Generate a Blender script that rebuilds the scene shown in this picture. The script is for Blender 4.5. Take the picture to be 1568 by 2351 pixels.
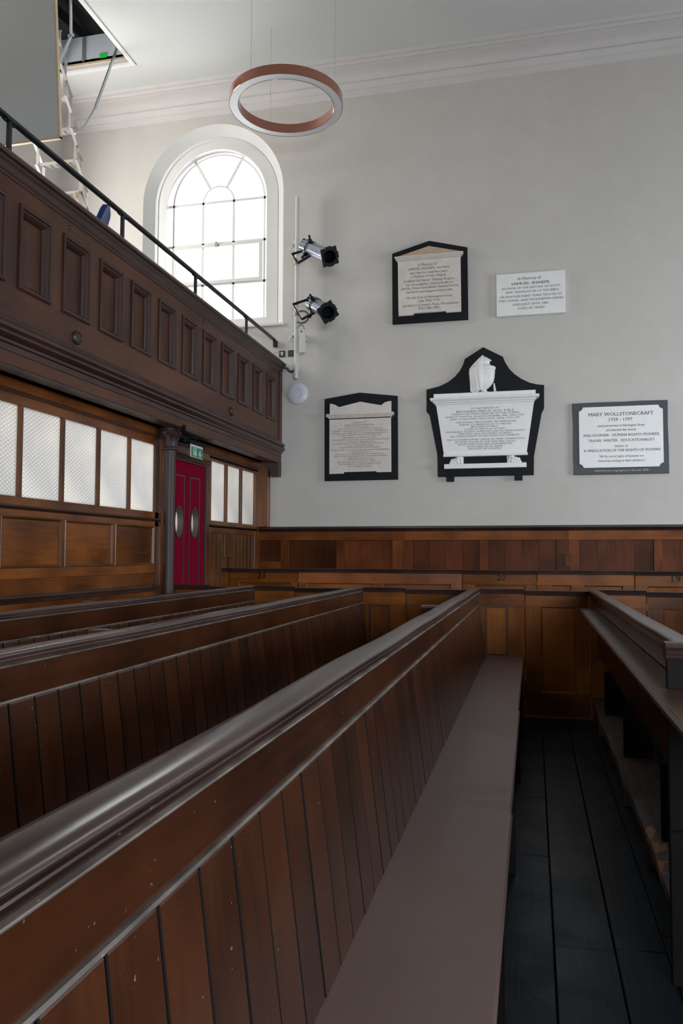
import bpy, bmesh, math, random
from math import sin, cos, pi, radians, hypot, atan2
from mathutils import Vector, Matrix
random.seed(7)
SC = bpy.context.scene
COL = SC.collection
for o in list(bpy.data.objects): bpy.data.objects.remove(o)

# ------------------------------------------------------------------ camera
cam = bpy.data.cameras.new('camera'); camo = bpy.data.objects.new('camera', cam); COL.objects.link(camo)
YAW, PITCH, ROLL = radians(13.45), radians(3.057), radians(0.1412)
Fv = Vector((-sin(YAW)*cos(PITCH), cos(YAW)*cos(PITCH), sin(PITCH))); Rv = Vector((cos(YAW), sin(YAW), 0)); Uv = Rv.cross(Fv)
R2 = Rv*cos(ROLL)+Uv*sin(ROLL); U2 = -Rv*sin(ROLL)+Uv*cos(ROLL)
camo.matrix_world = Matrix(((R2.x, U2.x, -Fv.x, 0), (R2.y, U2.y, -Fv.y, 0), (R2.z, U2.z, -Fv.z, 1.35), (0, 0, 0, 1)))
cam.sensor_fit = 'VERTICAL'; cam.sensor_height = 36.0; cam.lens = 1836.0/2351.0*36.0
cam.clip_start = 0.02; cam.clip_end = 200
SC.camera = camo
SC.view_settings.view_transform = 'Standard'; SC.view_settings.look = 'None'
SC.view_settings.gamma = 1.0; SC.view_settings.use_curve_mapping = False
SC.view_settings.exposure = 0.0

# ------------------------------------------------------------------ sky
w = bpy.data.worlds.new('sky'); SC.world = w; w.use_nodes = True
bg = w.node_tree.nodes['Background']; bg.inputs[0].default_value = (0.86, 0.93, 1.0, 1); bg.inputs[1].default_value = 1.7

# ------------------------------------------------------------------ daylight entering at the windows
def window_light(name, loc, direction, sx, sz, power, color=(1, .97, .93)):
    l = bpy.data.lights.new(name, 'AREA'); l.shape = 'RECTANGLE'; l.size = sx; l.size_y = sz; l.energy = power; l.color = color
    o = bpy.data.objects.new(name, l); COL.objects.link(o); o.location = loc
    o.rotation_euler = Vector(direction).to_track_quat('-Z', 'Y').to_euler(); return o
RX = 6.17           # half width of the hall
YR = -5.0           # rear wall
CZ = 7.3            # ceiling
window_light('daylight_back_left', (-3.975, 9.93, 5.4), (0, -1, -.05), 1.4, 2.2, 60, (.97, .98, 1))
window_light('daylight_back_right', (3.975, 9.95, 5.5), (0, -1, -.3), 1.4, 2.2, 70, (.95, .97, 1))
window_light('daylight_rear_left', (-3.975, YR-.25, 5.5), (0, 1, -.05), 1.5, 2.4, 110, (1, .95, .88))
window_light('daylight_rear_right', (3.975, YR-.25, 5.5), (0, 1, -.22), 1.5, 2.4, 20, (1, .96, .9))
window_light('daylight_side_left', (-RX-.2, 7.72, 5.3), (1, .0, 0), 1.2, 2.4, 150, (1, .97, .93))
window_light('daylight_side_right', (RX+.2, 6.2, 2.35), (-1, 0, -.1), 2.6, 2.0, 230, (.84, .92, 1))
window_light('fill_rear_low', (2.6, YR-.2, 1.9), (-.1, 1, 0), 2.8, 1.5, 680, (.84, .91, 1))  # added source behind the viewpoint, brightens the lower back wall
window_light('daylight_lobby', (-RX+.1, 6.1, 1.45), (1, 0, .04), 6.4, 1.7, 150, (1, .98, .95))

# ------------------------------------------------------------------ materials
def nodes_of(name):
    m = bpy.data.materials.new(name); m.use_nodes = True; nt = m.node_tree; return m, nt, nt.nodes['Principled BSDF']
def coords(nt, scale, rand=True):
    tc = nt.nodes.new('ShaderNodeTexCoord'); mp = nt.nodes.new('ShaderNodeMapping'); mp.inputs['Scale'].default_value = scale
    if rand:
        oi = nt.nodes.new('ShaderNodeObjectInfo'); ad = nt.nodes.new('ShaderNodeVectorMath'); ad.operation = 'ADD'
        ml = nt.nodes.new('ShaderNodeMath'); ml.operation = 'MULTIPLY'; ml.inputs[1].default_value = 37.0
        nt.links.new(oi.outputs['Random'], ml.inputs[0]); nt.links.new(tc.outputs['Object'], ad.inputs[0]); nt.links.new(ml.outputs[0], ad.inputs[1])
        nt.links.new(ad.outputs[0], mp.inputs['Vector'])
    else: nt.links.new(tc.outputs['Object'], mp.inputs['Vector'])
    return mp.outputs['Vector']
def noise(nt, vec, scale, detail=4, rough=.55):
    n = nt.nodes.new('ShaderNodeTexNoise'); n.inputs['Scale'].default_value = scale; n.inputs['Detail'].default_value = detail; n.inputs['Roughness'].default_value = rough
    nt.links.new(vec, n.inputs['Vector']); return n.outputs['Fac']
def ramp(nt, fac, stops):
    r = nt.nodes.new('ShaderNodeValToRGB'); el = r.color_ramp.elements
    while len(el) < len(stops): el.new(.5)
    for e, (p, c) in zip(el, stops): e.position = p; e.color = (c[0], c[1], c[2], 1)
    nt.links.new(fac, r.inputs['Fac']); return r.outputs['Color']
def mix(nt, fac, a, b, kind='MIX'):
    n = nt.nodes.new('ShaderNodeMix'); n.data_type = 'RGBA'; n.blend_type = kind
    for s, v in ((0, fac), (6, a), (7, b)):
        if hasattr(v, 'is_linked') or hasattr(v, 'links'): nt.links.new(v, n.inputs[s])
        elif s == 0: n.inputs[0].default_value = v
        else: n.inputs[s].default_value = (v[0], v[1], v[2], 1)
    return n.outputs[2]
def bump(nt, b, h, strength, dist=.002):
    n = nt.nodes.new('ShaderNodeBump'); n.inputs['Strength'].default_value = strength; n.inputs['Distance'].default_value = dist
    nt.links.new(h, n.inputs['Height']); nt.links.new(n.outputs[0], b.inputs['Normal']); return n
def wood(name, dark, light, rough=.3, axis='z', coat=.35, chips=True, blot=2.2, vary=.25, spec=.35):
    m, nt, b = nodes_of(name)
    sc = {'z': (22, 22, 1.6), 'y': (22, 1.6, 22), 'x': (1.6, 22, 22)}[axis]
    g = noise(nt, coords(nt, sc), 1.6, 7, .62)
    v0 = coords(nt, (1, 1, 1))
    bl = noise(nt, v0, blot, 3, .5)
    c = ramp(nt, g, [(.28, dark), (.72, light)])
    c2 = mix(nt, .55, c, ramp(nt, bl, [(.3, [k*.42 for k in dark]), (.72, [k*1.25 for k in light])]))
    oi = nt.nodes.new('ShaderNodeObjectInfo')
    c3 = mix(nt, 1.0, c2, ramp(nt, oi.outputs['Random'], [(0, (1-vary,)*3), (1, (1+vary,)*3)]), 'MULTIPLY')
    if chips:
        ch = noise(nt, v0, 75, 3, .6)
        c3 = mix(nt, ramp(nt, ch, [(.70, (0, 0, 0)), (.74, (.6, .6, .6))]), c3, (.45, .38, .33))
    nt.links.new(c3, b.inputs['Base Color'])
    b.inputs['Roughness'].default_value = rough; b.inputs['Coat Weight'].default_value = coat; b.inputs['Coat Roughness'].default_value = .18; b.inputs['Specular IOR Level'].default_value = spec
    bump(nt, b, g, .18, .0012); return m
def plain(name, col, rough=.5, metal=0, bumpy=0, bscale=60, var=.06, coat=0, vs=3.0):
    m, nt, b = nodes_of(name)
    v = coords(nt, (1, 1, 1), False)
    n = noise(nt, v, vs, 4)
    nt.links.new(ramp(nt, n, [(.3, [k*(1-var) for k in col]), (.7, [k*(1+var) for k in col])]), b.inputs['Base Color'])
    b.inputs['Roughness'].default_value = rough; b.inputs['Metallic'].default_value = metal; b.inputs['Coat Weight'].default_value = coat
    if bumpy: bump(nt, b, noise(nt, v, bscale, 3), bumpy)
    return m
MT = {}
MT['pew_y'] = wood('pew_wood_lengthwise', (.024, .0066, .0023), (.080, .0235, .0075), .30, 'y', .12, vary=.08)
MT['pew_z'] = wood('pew_wood_upright', (.030, .0084, .0029), (.098, .0295, .0100), .30, 'z', .15, vary=.16, spec=.45)
MT['panel_z'] = wood('partition_wood_upright', (.095, .027, .0050), (.29, .095, .016), .38, 'z', 0, chips=False, spec=.1)
MT['panel_x'] = wood('partition_wood_crosswise', (.085, .024, .0045), (.26, .085, .015), .38, 'x', 0, chips=False, spec=.1)
MT['dado_x'] = wood('dado_wood_crosswise', (.105, .028, .007), (.28, .085, .019), .45, 'x', 0, False, spec=.1)
MT['dado_z'] = wood('dado_wood_upright', (.060, .014, .004), (.18, .050, .012), .45, 'z', 0, False, vary=.18, spec=.1)
MT['number_y'] = wood('screen_wood_lengthwise', (.075, .022, .006), (.215, .070, .017), .26, 'y', .2, False)
MT['screen_z'] = wood('screen_wood_upright', (.070, .024, .008), (.18, .064, .019), .3, 'z', .15, False)
MT['plank'] = wood('screen_plank_wood', (.055, .022, .008), (.15, .062, .020), .4, 'z', .2, False, vary=.3)
MT['rail'] = wood('rail_varnish', (.034, .017, .014), (.080, .043, .036), .28, 'y', .2, True, vary=.1)
MT['wornedge'] = wood('worn_varnished_edge', (.030, .018, .014), (.30, .25, .21), .4, 'y', .1, True, 9, .1)
MT['rail_x'] = wood('cap_varnish', (.026, .013, .011), (.055, .028, .024), .34, 'x', .2, True, vary=.1)
MT['shelf'] = wood('shelf_wood', (.055, .030, .020), (.16, .085, .052), .38, 'y', .1, True, vary=.1)
MT['gal_y'] = wood('gallery_wood_lengthwise', (.048, .017, .009), (.125, .042, .020), .42, 'y', .08, True, 1.2, .1)
MT['gal_z'] = wood('gallery_wood_upright', (.045, .017, .010), (.110, .040, .022), .42, 'z', .08, True, 1.2, .15)
MT['galmould'] = plain('gallery_moulding_varnish', (.045, .019, .013), .40, coat=.12, var=.25)
MT['darkwood'] = plain('dark_stain_and_joint_shade', (.006, .004, .0035), .7, var=.3)
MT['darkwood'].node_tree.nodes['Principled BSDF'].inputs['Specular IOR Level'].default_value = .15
MT['seat'] = plain('seat_paint', (.200, .126, .112), .42, 0, .25, 90, .05, .05, 2.2)
MT['bench'] = wood('rough_bench_wood', (.030, .020, .015), (.10, .072, .058), .6, 'y', 0, False)
MT['white'] = plain('white_gloss_paint', (.74, .73, .705), .35, var=.02)
MT['ceiling'] = plain('ceiling_paint', (.62, .63, .61), .8, 0, .15, 14, .03, vs=.6)
MT['cornice'] = plain('cornice_paint', (.62, .59, .575), .7, 0, .2, 20, .03)
MT['pipe'] = plain('white_pipe', (.62, .62, .60), .4, var=.02)
MT['iron'] = plain('black_painted_iron', (.020, .022, .028), .35, 0, var=.2)
MT['blackmetal'] = plain('black_lamp_metal', (.006, .007, .009), .55, var=.2)
MT['blackmetal'].node_tree.nodes['Principled BSDF'].inputs['Specular IOR Level'].default_value = .2
MT['silver'] = plain('brushed_aluminium', (.30, .33, .42), .28, 1.0, var=.1)
MT['ladder'] = plain('ladder_aluminium', (.40, .375, .35), .5, .4, var=.08)
MT['zinc'] = plain('zinc_plated_arm', (.50, .55, .55), .35, .7, var=.08)
MT['copper'] = plain('satin_copper_lacquer', (.38, .145, .090), .16, .35, var=.03, coat=.6)
MT['diffuser'] = plain('opal_diffuser', (.68, .68, .69), .4, var=.01)
MT['slate'] = plain('black_slate', (.009, .010, .013), .6, 0, .1, 80, .2)
MT['slate'].node_tree.nodes['Principled BSDF'].inputs['Specular IOR Level'].default_value = .18
MT['marble'] = plain('cream_marble', (.70, .645, .59), .45, 0, .05, 60, .07, vs=9)
MT['marblew'] = plain('white_marble', (.86, .855, .84), .4, 0, .05, 60, .03, vs=9)
MT['stone'] = plain('sandy_marble', (.50, .38, .27), .6, 0, .1, 90, .12, vs=20)
MT['ink'] = plain('incised_black_lettering', (.03, .028, .028), .7, var=.05)
MT['inkgrey'] = plain('worn_grey_lettering', (.16, .135, .125), .8, var=.3, vs=40)
MT['inkw'] = plain('white_lettering', (.6, .6, .6), .7)
MT['numink'] = plain('black_painted_number', (.012, .009, .008), .5)
MT['baize'] = plain('crimson_baize', (.20, .0035, .022), .95, 0, .3, 260, .15, vs=40)
MT['baize'].node_tree.nodes['Principled BSDF'].inputs['Specular IOR Level'].default_value = .05
MT['trimgrey'] = plain('grey_brown_beading', (.055, .040, .036), .4)
MT['hatchpaint'] = plain('pale_grey_board', (.56, .58, .57), .5, var=.02)
MT['pine'] = plain('raw_pine_edge', (.62, .47, .32), .6, var=.06, vs=20)
MT['liner'] = plain('hatch_lining', (.62, .65, .70), .5, var=.02)
MT['void'] = plain('dark_loft_timber', (.020, .014, .012), .9, var=.4)
MT['greentag'] = plain('green_sticker', (.03, .70, .06), .5)
MT['bluechair'] = plain('blue_fabric', (.008, .032, .15), .85, 0, .2, 300, .1)
MT['chrome'] = plain('chrome_legs', (.6, .6, .62), .2, 1.0)
MT['signgreen'] = plain('sign_green', (.015, .21, .105), .35)
MT['signwhite'] = plain('sign_white', (.62, .66, .64), .4)
MT['socket'] = plain('dark_metal_plate', (.075, .070, .066), .4, .5)
MT['plasticw'] = plain('white_plastic', (.66, .67, .72), .35, var=.01)
MT['ringblue'] = plain('pale_blue_ring', (.40, .45, .68), .4)
MT['cable'] = plain('grey_cable', (.09, .09, .09), .5)
MT['cablew'] = plain('pale_cable', (.45, .45, .43), .5)
MT['brass'] = plain('aged_brass', (.07, .055, .045), .4, .6, var=.3)
# plaster wall: one warm tone, mottled at random by noise
m, nt, b = nodes_of('wall_plaster'); v = coords(nt, (1, 1, 1), False)
n1 = noise(nt, v, .8, 4); n2 = noise(nt, v, 4.5, 5, .7)
c = mix(nt, .35, ramp(nt, n1, [(.3, (.545, .517, .478)), (.7, (.605, .578, .538))]), ramp(nt, n2, [(.35, (.525, .495, .455)), (.7, (.61, .588, .555))]))
nt.links.new(c, b.inputs['Base Color']); b.inputs['Roughness'].default_value = .85
bump(nt, b, noise(nt, v, 9, 5, .6), .25, .004); MT['wall'] = m
# black painted floorboards
m, nt, b = nodes_of('black_floor_paint'); v = coords(nt, (30, 1.6, 30)); g = noise(nt, v, 1.5, 8, .65)
v1 = coords(nt, (1, 1, 1)); sp = noise(nt, v1, 70, 3, .6); ws = noise(nt, v1, 5, 4)
c = ramp(nt, g, [(.3, (.006, .012, .019)), (.7, (.013, .024, .036))])
c = mix(nt, ramp(nt, sp, [(.66, (0, 0, 0)), (.73, (.5, .5, .5))]), c, (.13, .17, .20))
nt.links.new(c, b.inputs['Base Color']); nt.links.new(ramp(nt, ws, [(.3, (.32,)*3), (.7, (.5,)*3)]), b.inputs['Roughness'])
b.inputs['Specular IOR Level'].default_value = .3; bump(nt, b, g, .6, .002); MT['floor'] = m
# worn edge of the footrest: bare orange wood where the paint has gone
m, nt, b = nodes_of('rough_bench_worn'); v = coords(nt, (14, 2, 14), False); g = noise(nt, v, 2, 8, .65)
wn = noise(nt, coords(nt, (1, 1, 1), False), 7, 5, .7)
c = ramp(nt, g, [(.3, (.026, .018, .014)), (.7, (.105, .078, .064))])
sx = nt.nodes.new('ShaderNodeSeparateXYZ'); tc = nt.nodes.new('ShaderNodeTexCoord'); nt.links.new(tc.outputs['Object'], sx.inputs[0])
def mth(op, a, bb):
    q = nt.nodes.new('ShaderNodeMath'); q.operation = op
    for i, vv in enumerate((a, bb)):
        if hasattr(vv, 'links'): nt.links.new(vv, q.inputs[i])
        else: q.inputs[i].default_value = vv
    return q.outputs[0]
inb = mth('MULTIPLY', mth('LESS_THAN', mth('ABSOLUTE', mth('SUBTRACT', sx.outputs['Y'], -3.42), 0), .27), mth('LESS_THAN', mth('ADD', sx.outputs['X'], mth('MULTIPLY', mth('SUBTRACT', wn, .5), .35)), -.088))
c = mix(nt, inb, c, ramp(nt, g, [(.3, (.16, .075, .03)), (.7, (.42, .22, .11))]))
nt.links.new(c, b.inputs['Base Color']); b.inputs['Roughness'].default_value = .65; bump(nt, b, g, .8, .004); MT['worn'] = m
# obscured glass with a diamond-pressed pattern
m, nt, b = nodes_of('pressed_obscure_glass'); nt.nodes.remove(b); out = nt.nodes['Material Output']
tc = nt.nodes.new('ShaderNodeTexCoord'); waves = []
for ang in (32, -32):
    mp = nt.nodes.new('ShaderNodeMapping'); mp.inputs['Rotation'].default_value = (radians(ang), 0, 0); nt.links.new(tc.outputs['Object'], mp.inputs['Vector'])
    wv = nt.nodes.new('ShaderNodeTexWave'); wv.bands_direction = 'Z'; wv.inputs['Scale'].default_value = 13; nt.links.new(mp.outputs[0], wv.inputs['Vector']); waves.append(wv.outputs['Fac'])
hh = nt.nodes.new('ShaderNodeMath'); hh.operation = 'MULTIPLY'; nt.links.new(waves[0], hh.inputs[0]); nt.links.new(waves[1], hh.inputs[1])
cl = noise(nt, tc.outputs['Object'], 2.2, 2)
colr = mix(nt, 1.0, ramp(nt, hh.outputs[0], [(.0, (.70, .71, .72)), (.5, (.95, .95, .95))]), ramp(nt, cl, [(.3, (.85, .86, .87)), (.7, (1, .99, .97))]), 'MULTIPLY')
bp = nt.nodes.new('ShaderNodeBump'); bp.inputs['Strength'].default_value = .6; bp.inputs['Distance'].default_value = .003; nt.links.new(hh.outputs[0], bp.inputs['Height'])
tr = nt.nodes.new('ShaderNodeBsdfTranslucent'); nt.links.new(colr, tr.inputs[0]); nt.links.new(bp.outputs[0], tr.inputs['Normal'])
gl = nt.nodes.new('ShaderNodeBsdfGlossy'); gl.inputs['Roughness'].default_value = .25; nt.links.new(bp.outputs[0], gl.inputs['Normal'])
mx = nt.nodes.new('ShaderNodeMixShader'); mx.inputs[0].default_value = .08; nt.links.new(tr.outputs[0], mx.inputs[1]); nt.links.new(gl.outputs[0], mx.inputs[2]); nt.links.new(mx.outputs[0], out.inputs[0])
MT['obscure'] = m
m, nt, b = nodes_of('clear_glass'); nt.nodes.remove(b); out = nt.nodes['Material Output']
tp = nt.nodes.new('ShaderNodeBsdfTransparent'); gl = nt.nodes.new('ShaderNodeBsdfGlossy'); gl.inputs['Roughness'].default_value = .02
fr = nt.nodes.new('ShaderNodeFresnel'); fr.inputs[0].default_value = 1.3; mx = nt.nodes.new('ShaderNodeMixShader')
nt.links.new(fr.outputs[0], mx.inputs[0]); nt.links.new(tp.outputs[0], mx.inputs[1]); nt.links.new(gl.outputs[0], mx.inputs[2]); nt.links.new(mx.outputs[0], out.inputs[0]); MT['glass'] = m

# ------------------------------------------------------------------ geometry helpers
def setp(o, label=None, cat=None, group=None, kind=None):
    for k, v in (('label', label), ('category', cat), ('group', group), ('kind', kind)):
        if v: o[k] = v
    return o
def thing(name, loc, label=None, cat=None, group=None, kind=None):
    o = bpy.data.objects.new(name, None); COL.objects.link(o); o.location = loc; o.empty_display_size = .1
    return setp(o, label, cat, group, kind)
def world_loc(o):
    v = Vector(o.location)
    while o.parent: o = o.parent; v = v + Vector(o.location)
    return v
class MB:
    def __init__(s): s.bm = bmesh.new()
    def box(s, x0, x1, y0, y1, z0, z1, bev=0):
        r = bmesh.ops.create_cube(s.bm, size=1); vs = r['verts']
        for v in vs: v.co = Vector(((x0+x1)/2+v.co.x*abs(x1-x0), (y0+y1)/2+v.co.y*abs(y1-y0), (z0+z1)/2+v.co.z*abs(z1-z0)))
        if bev:
            es = list({e for v in vs for e in v.link_edges}); bmesh.ops.bevel(s.bm, geom=es, offset=bev, segments=1, affect='EDGES')
        return s
    def hexa(s, P):
        v = [s.bm.verts.new(p) for p in P]
        for f in ((0, 1, 2, 3), (7, 6, 5, 4), (0, 4, 5, 1), (1, 5, 6, 2), (2, 6, 7, 3), (3, 7, 4, 0)): s.bm.faces.new([v[i] for i in f])
        return s
    def prism(s, prof, axis, a0, a1, bev=0):
        """prof: 2-D points in the two remaining axes (cyclic order xyz minus axis), extruded from a0 to a1."""
        def P(p, a): return {'x': (a, p[0], p[1]), 'y': (p[0], a, p[1]), 'z': (p[0], p[1], a)}[axis]
        A = [s.bm.verts.new(P(p, a0)) for p in prof]; B = [s.bm.verts.new(P(p, a1)) for p in prof]; n = len(prof)
        fs = [s.bm.faces.new(A), s.bm.faces.new(B[::-1])]
        for i in range(n): fs.append(s.bm.faces.new((A[i], B[i], B[(i+1) % n], A[(i+1) % n])))
        if bev:
            es = list({e for f in fs[:2] for e in f.edges}); bmesh.ops.bevel(s.bm, geom=es, offset=bev, segments=1, affect='EDGES')
        return s
    def tube(s, pts, r, n=8, radii=None):
        pts = [Vector(p) for p in pts]; rings = []
        up = Vector((.31, .17, .93))
        for i, p in enumerate(pts):
            t = (pts[min(i+1, len(pts)-1)]-pts[max(i-1, 0)]).normalized()
            a = t.cross(up);
            if a.length < .05: a = t.cross(Vector((1, 0, 0)))
            a.normalize(); bb = t.cross(a); rr = radii[i] if radii else r
            rings.append([s.bm.verts.new(p+a*rr*cos(2*pi*k/n)+bb*rr*sin(2*pi*k/n)) for k in range(n)])
        for q in range(len(rings)-1):
            for k in range(n): s.bm.faces.new((rings[q][k], rings[q][(k+1) % n], rings[q+1][(k+1) % n], rings[q+1][k]))
        s.bm.faces.new(rings[0][::-1]); s.bm.faces.new(rings[-1]); return s
    def bar(s, a, b, wx, wy, ref=(0, 0, 1)):
        """rectangular bar from a to b; wx measured along t x ref, wy across that."""
        a = Vector(a); b = Vector(b); t = (b-a).normalized(); u = t.cross(Vector(ref))
        if u.length < .01: u = t.cross(Vector((1, 0, 0)))
        u.normalize(); v = t.cross(u); u *= wx/2; v *= wy/2
        return s.hexa([a-u-v, a+u-v, a+u+v, a-u+v, b-u-v, b+u-v, b+u+v, b-u+v])
    def lathe(s, prof, c=(0, 0, 0), n=24, mat=None, cap=True):
        M = mat or Matrix.Identity(4); c = Vector(c); rings = []
        for r, z in prof: rings.append([s.bm.verts.new(c+(M @ Vector((r*cos(2*pi*k/n), r*sin(2*pi*k/n), z)))) for k in range(n)])
        for q in range(len(rings)-1):
            for k in range(n): s.bm.faces.new((rings[q][k], rings[q][(k+1) % n], rings[q+1][(k+1) % n], rings[q+1][k]))
        if cap: s.bm.faces.new(rings[0][::-1]); s.bm.faces.new(rings[-1])
        return s
    def strip(s, A, B, close=False):
        """quad strip between two equal-length point lists"""
        a = [s.bm.verts.new(p) for p in A]; b = [s.bm.verts.new(p) for p in B]; n = len(a)
        for i in range(n if close else n-1): s.bm.faces.new((a[i], a[(i+1) % n], b[(i+1) % n], b[i]))
        return s
    def build(s, name, mat, parent=None, label=None, cat=None, group=None, kind=None, smooth=False, origin=None, flat_normals=False):
        bm = s.bm
        if not flat_normals: bmesh.ops.recalc_face_normals(bm, faces=bm.faces)
        if parent is not None and origin is None: org = world_loc(parent); loc = Vector((0, 0, 0))
        elif origin is not None: org = Vector(origin); loc = org-(world_loc(parent) if parent is not None else Vector((0, 0, 0)))
        else:
            xs = [v.co for v in bm.verts]; org = Vector((sum(v.x for v in xs)/len(xs), sum(v.y for v in xs)/len(xs), min(v.z for v in xs))); loc = org
        for v in bm.verts: v.co -= org
        me = bpy.data.meshes.new(name); bm.to_mesh(me); bm.free()
        if smooth:
            me.polygons.foreach_set('use_smooth', [True]*len(me.polygons))
            me.set_sharp_from_angle(angle=radians(35))
        me.materials.append(MT[mat] if isinstance(mat, str) else mat)
        o = bpy.data.objects.new(name, me); COL.objects.link(o); o.location = loc
        if parent is not None: o.parent = parent
        return setp(o, label, cat, group, kind)
def inst(src, loc, parent):
    o = src.copy(); COL.objects.link(o); o.location = loc; o.parent = parent; return o
def copy_tree(o, parent=None):
    c = o.copy(); COL.objects.link(c); c.parent = parent
    for ch in list(o.children): copy_tree(ch, c)
    return c
def arc(cx, cz, r, a0, a1, n): return [(cx+r*cos(radians(a0+(a1-a0)*i/n)), cz+r*sin(radians(a0+(a1-a0)*i/n))) for i in range(n+1)]

# ------------------------------------------------------------------ room shell
YB = 9.4
WC, WR, WS, WB = 3.975, .965, 5.94, 4.235       # window centre, outer radius, spring, sill
def wall_with_arches(name, Y, thick, label):
    """wall in the plane Y between x=-RX..RX with two arched openings"""
    mb = MB(); N = 28
    for sgn in (-1, 1):
        c = sgn*WC; x0, x1 = (-RX, 0) if sgn < 0 else (0, RX)
        for yy in (Y, Y+thick):
            def q(P): mb.bm.faces.new([mb.bm.verts.new((p[0], yy, p[1])) for p in P])
            if Y < 0 and sgn > 0:
                for P in ([(0, 0), (x1, 0), (x1, 1.1), (0, 1.1)], [(0, 2.7), (x1, 2.7), (x1, WB), (0, WB)], [(0, 1.1), (1.1, 1.1), (1.1, 2.7), (0, 2.7)], [(4.1, 1.1), (x1, 1.1), (x1, 2.7), (4.1, 2.7)]): q(P)
            else: q([(x0, 0), (x1, 0), (x1, WB), (x0, WB)])
            q([(x0, WB), (c-WR, WB), (c-WR, WS), (x0, WS)]); q([(c+WR, WB), (x1, WB), (x1, WS), (c+WR, WS)])
            A = arc(c, WS, WR, 180, 0, N)
            T = [(x0+(x1-x0)*i/N, CZ+.3) for i in range(N+1)]
            for i in range(N): q([A[i], A[i+1], T[i+1], T[i]])
            q([(x0, WS), A[0], T[0]]); q([A[-1], (x1, WS), T[-1]])
    return mb.build(name, 'wall', None, label, None, None, 'structure', origin=(0, Y, 0))
wall_with_arches('wall_back', YB, .55, 'pale grey plastered wall bearing the memorial tablets')
wall_with_arches('wall_rear', YR, -.45, 'plastered wall behind the viewpoint with two arched openings')
def side_wall(name, X, wy0, wy1, wz0, wz1, label):
    mb = MB(); t = .45 if X > 0 else -.45
    for (a, b_, c_, d_) in ((YR, wy0, 0, CZ+.3), (wy1, YB+.5, 0, CZ+.3), (wy0, wy1, 0, wz0), (wy0, wy1, wz1, CZ+.3)): mb.box(X, X+t, a, b_, c_, d_)
    return mb.build(name, 'wall', None, label, None, None, 'structure', origin=(X, 2, 0))
side_wall('wall_left', -RX, 7.1, 8.34, 4.1, 6.6, 'plastered upper side wall behind the gallery')
side_wall('wall_right', RX, 4.8, 7.6, 1.3, 3.4, 'plastered side wall to the right')
# ceiling with the hatch opening
HX0, HX1, HY0, HY1 = -5.62, -4.69, 7.02, 8.53
mb = MB()
for (a, b_, c_, d_) in ((-RX-.3, HX0, YR-.3, YB+.5), (HX1, RX+.3, YR-.3, YB+.5), (HX0, HX1, YR-.3, HY0), (HX0, HX1, HY1, YB+.5)): mb.box(a, b_, c_, d_, CZ, CZ+.12)
mb.build('ceiling', 'ceiling', None, 'flat pale painted ceiling with an open hatch', None, None, 'structure', origin=(0, 2, CZ))
# floorboards on a dark sub-floor
fl = MB().box(-RX-.4, RX+.4, YR-.4, YB+.5, -.2, -.03).build('floor', 'void', None, 'black painted boarded floor of the pews', None, None, 'structure', origin=(0, 2, 0))
seams = [-6.2, -5.9, -5.6, -5.3, -5.0, -4.7, -4.4, -4.1, -3.8, -3.5, -3.2, -2.9, -2.6, -2.3, -2.0, -1.7, -1.42, -1.2, -.98, -.75, -.5, -.3, -.135, .057, .26, .43, .62, .84, 1.06, 1.3, 1.6, 1.9, 2.2, 2.6, 3.0, 3.4, 3.8, 4.2, 4.6, 5.0, 5.4, 5.8, 6.2]
joints = {-.135: [3.78, 4.66, 5.9], -.3: [4.66], .057: [2.94, 5.88], .26: [2.94+.03, 4.66], .43: [3.1, 5.0], .62: [2.3, 4.2]}
for i in range(len(seams)-1):
    x0, x1 = seams[i], seams[i+1]
    J = [YR] + joints.get(x0, [1.1+.37*(i % 5), 5.2+.5*(i % 3)]) + [YB]
    for k in range(len(J)-1):
        zt = random.uniform(-.002, .002)
        MB().box(x0+.0022, x1-.0022, J[k]+.0018, J[k+1]-.0018, -.03, zt, .0025).build('floorboard', 'floor', fl, origin=((x0+x1)/2, (J[k]+J[k+1])/2, 0))
# cornice: wall moulding, cove, ceiling moulding, in one run per wall
def cornice_profile():
    # (distance from wall, height)
    P = [(0, 7.005), (.018, 7.008), (.022, 7.03), (.045, 7.045), (.050, 7.062), (.075, 7.072), (.085, 7.10), (.100, 7.125), (.104, 7.138), (.088, 7.142), (.088, 7.150)]
    P += [(.088+.085*(1-cos(a))/1.0, 7.150+.085*sin(a)) for a in (.35, .7, 1.05, 1.35)]
    P += [(.20, 7.245), (.235, 7.249), (.236, 7.262), (.262, 7.268), (.285, 7.262), (.300, 7.275), (.330, 7.281), (.352, 7.275), (.356, 7.288), (.385, 7.300), (0, 7.30)]
    return P
cp = cornice_profile()
MB().prism([(YB-d, z) for d, z in cp], 'x', -RX, RX).build('trim_1', 'cornice', None, 'moulded cornice with a shallow cove along the back wall', None, None, 'structure', smooth=True, origin=(0, YB, 7))
MB().prism([(-RX+d, z) for d, z in cp], 'y', YR, YB).build('trim_2', 'cornice', None, 'moulded cornice above the gallery side wall', None, None, 'structure', smooth=True, origin=(-RX, 2, 7))
MB().prism([(RX-d, z) for d, z in cp], 'y', YR, YB).build('trim_3', 'cornice', None, 'moulded cornice along the far right wall', None, None, 'structure', smooth=True, origin=(RX, 2, 7))
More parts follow.
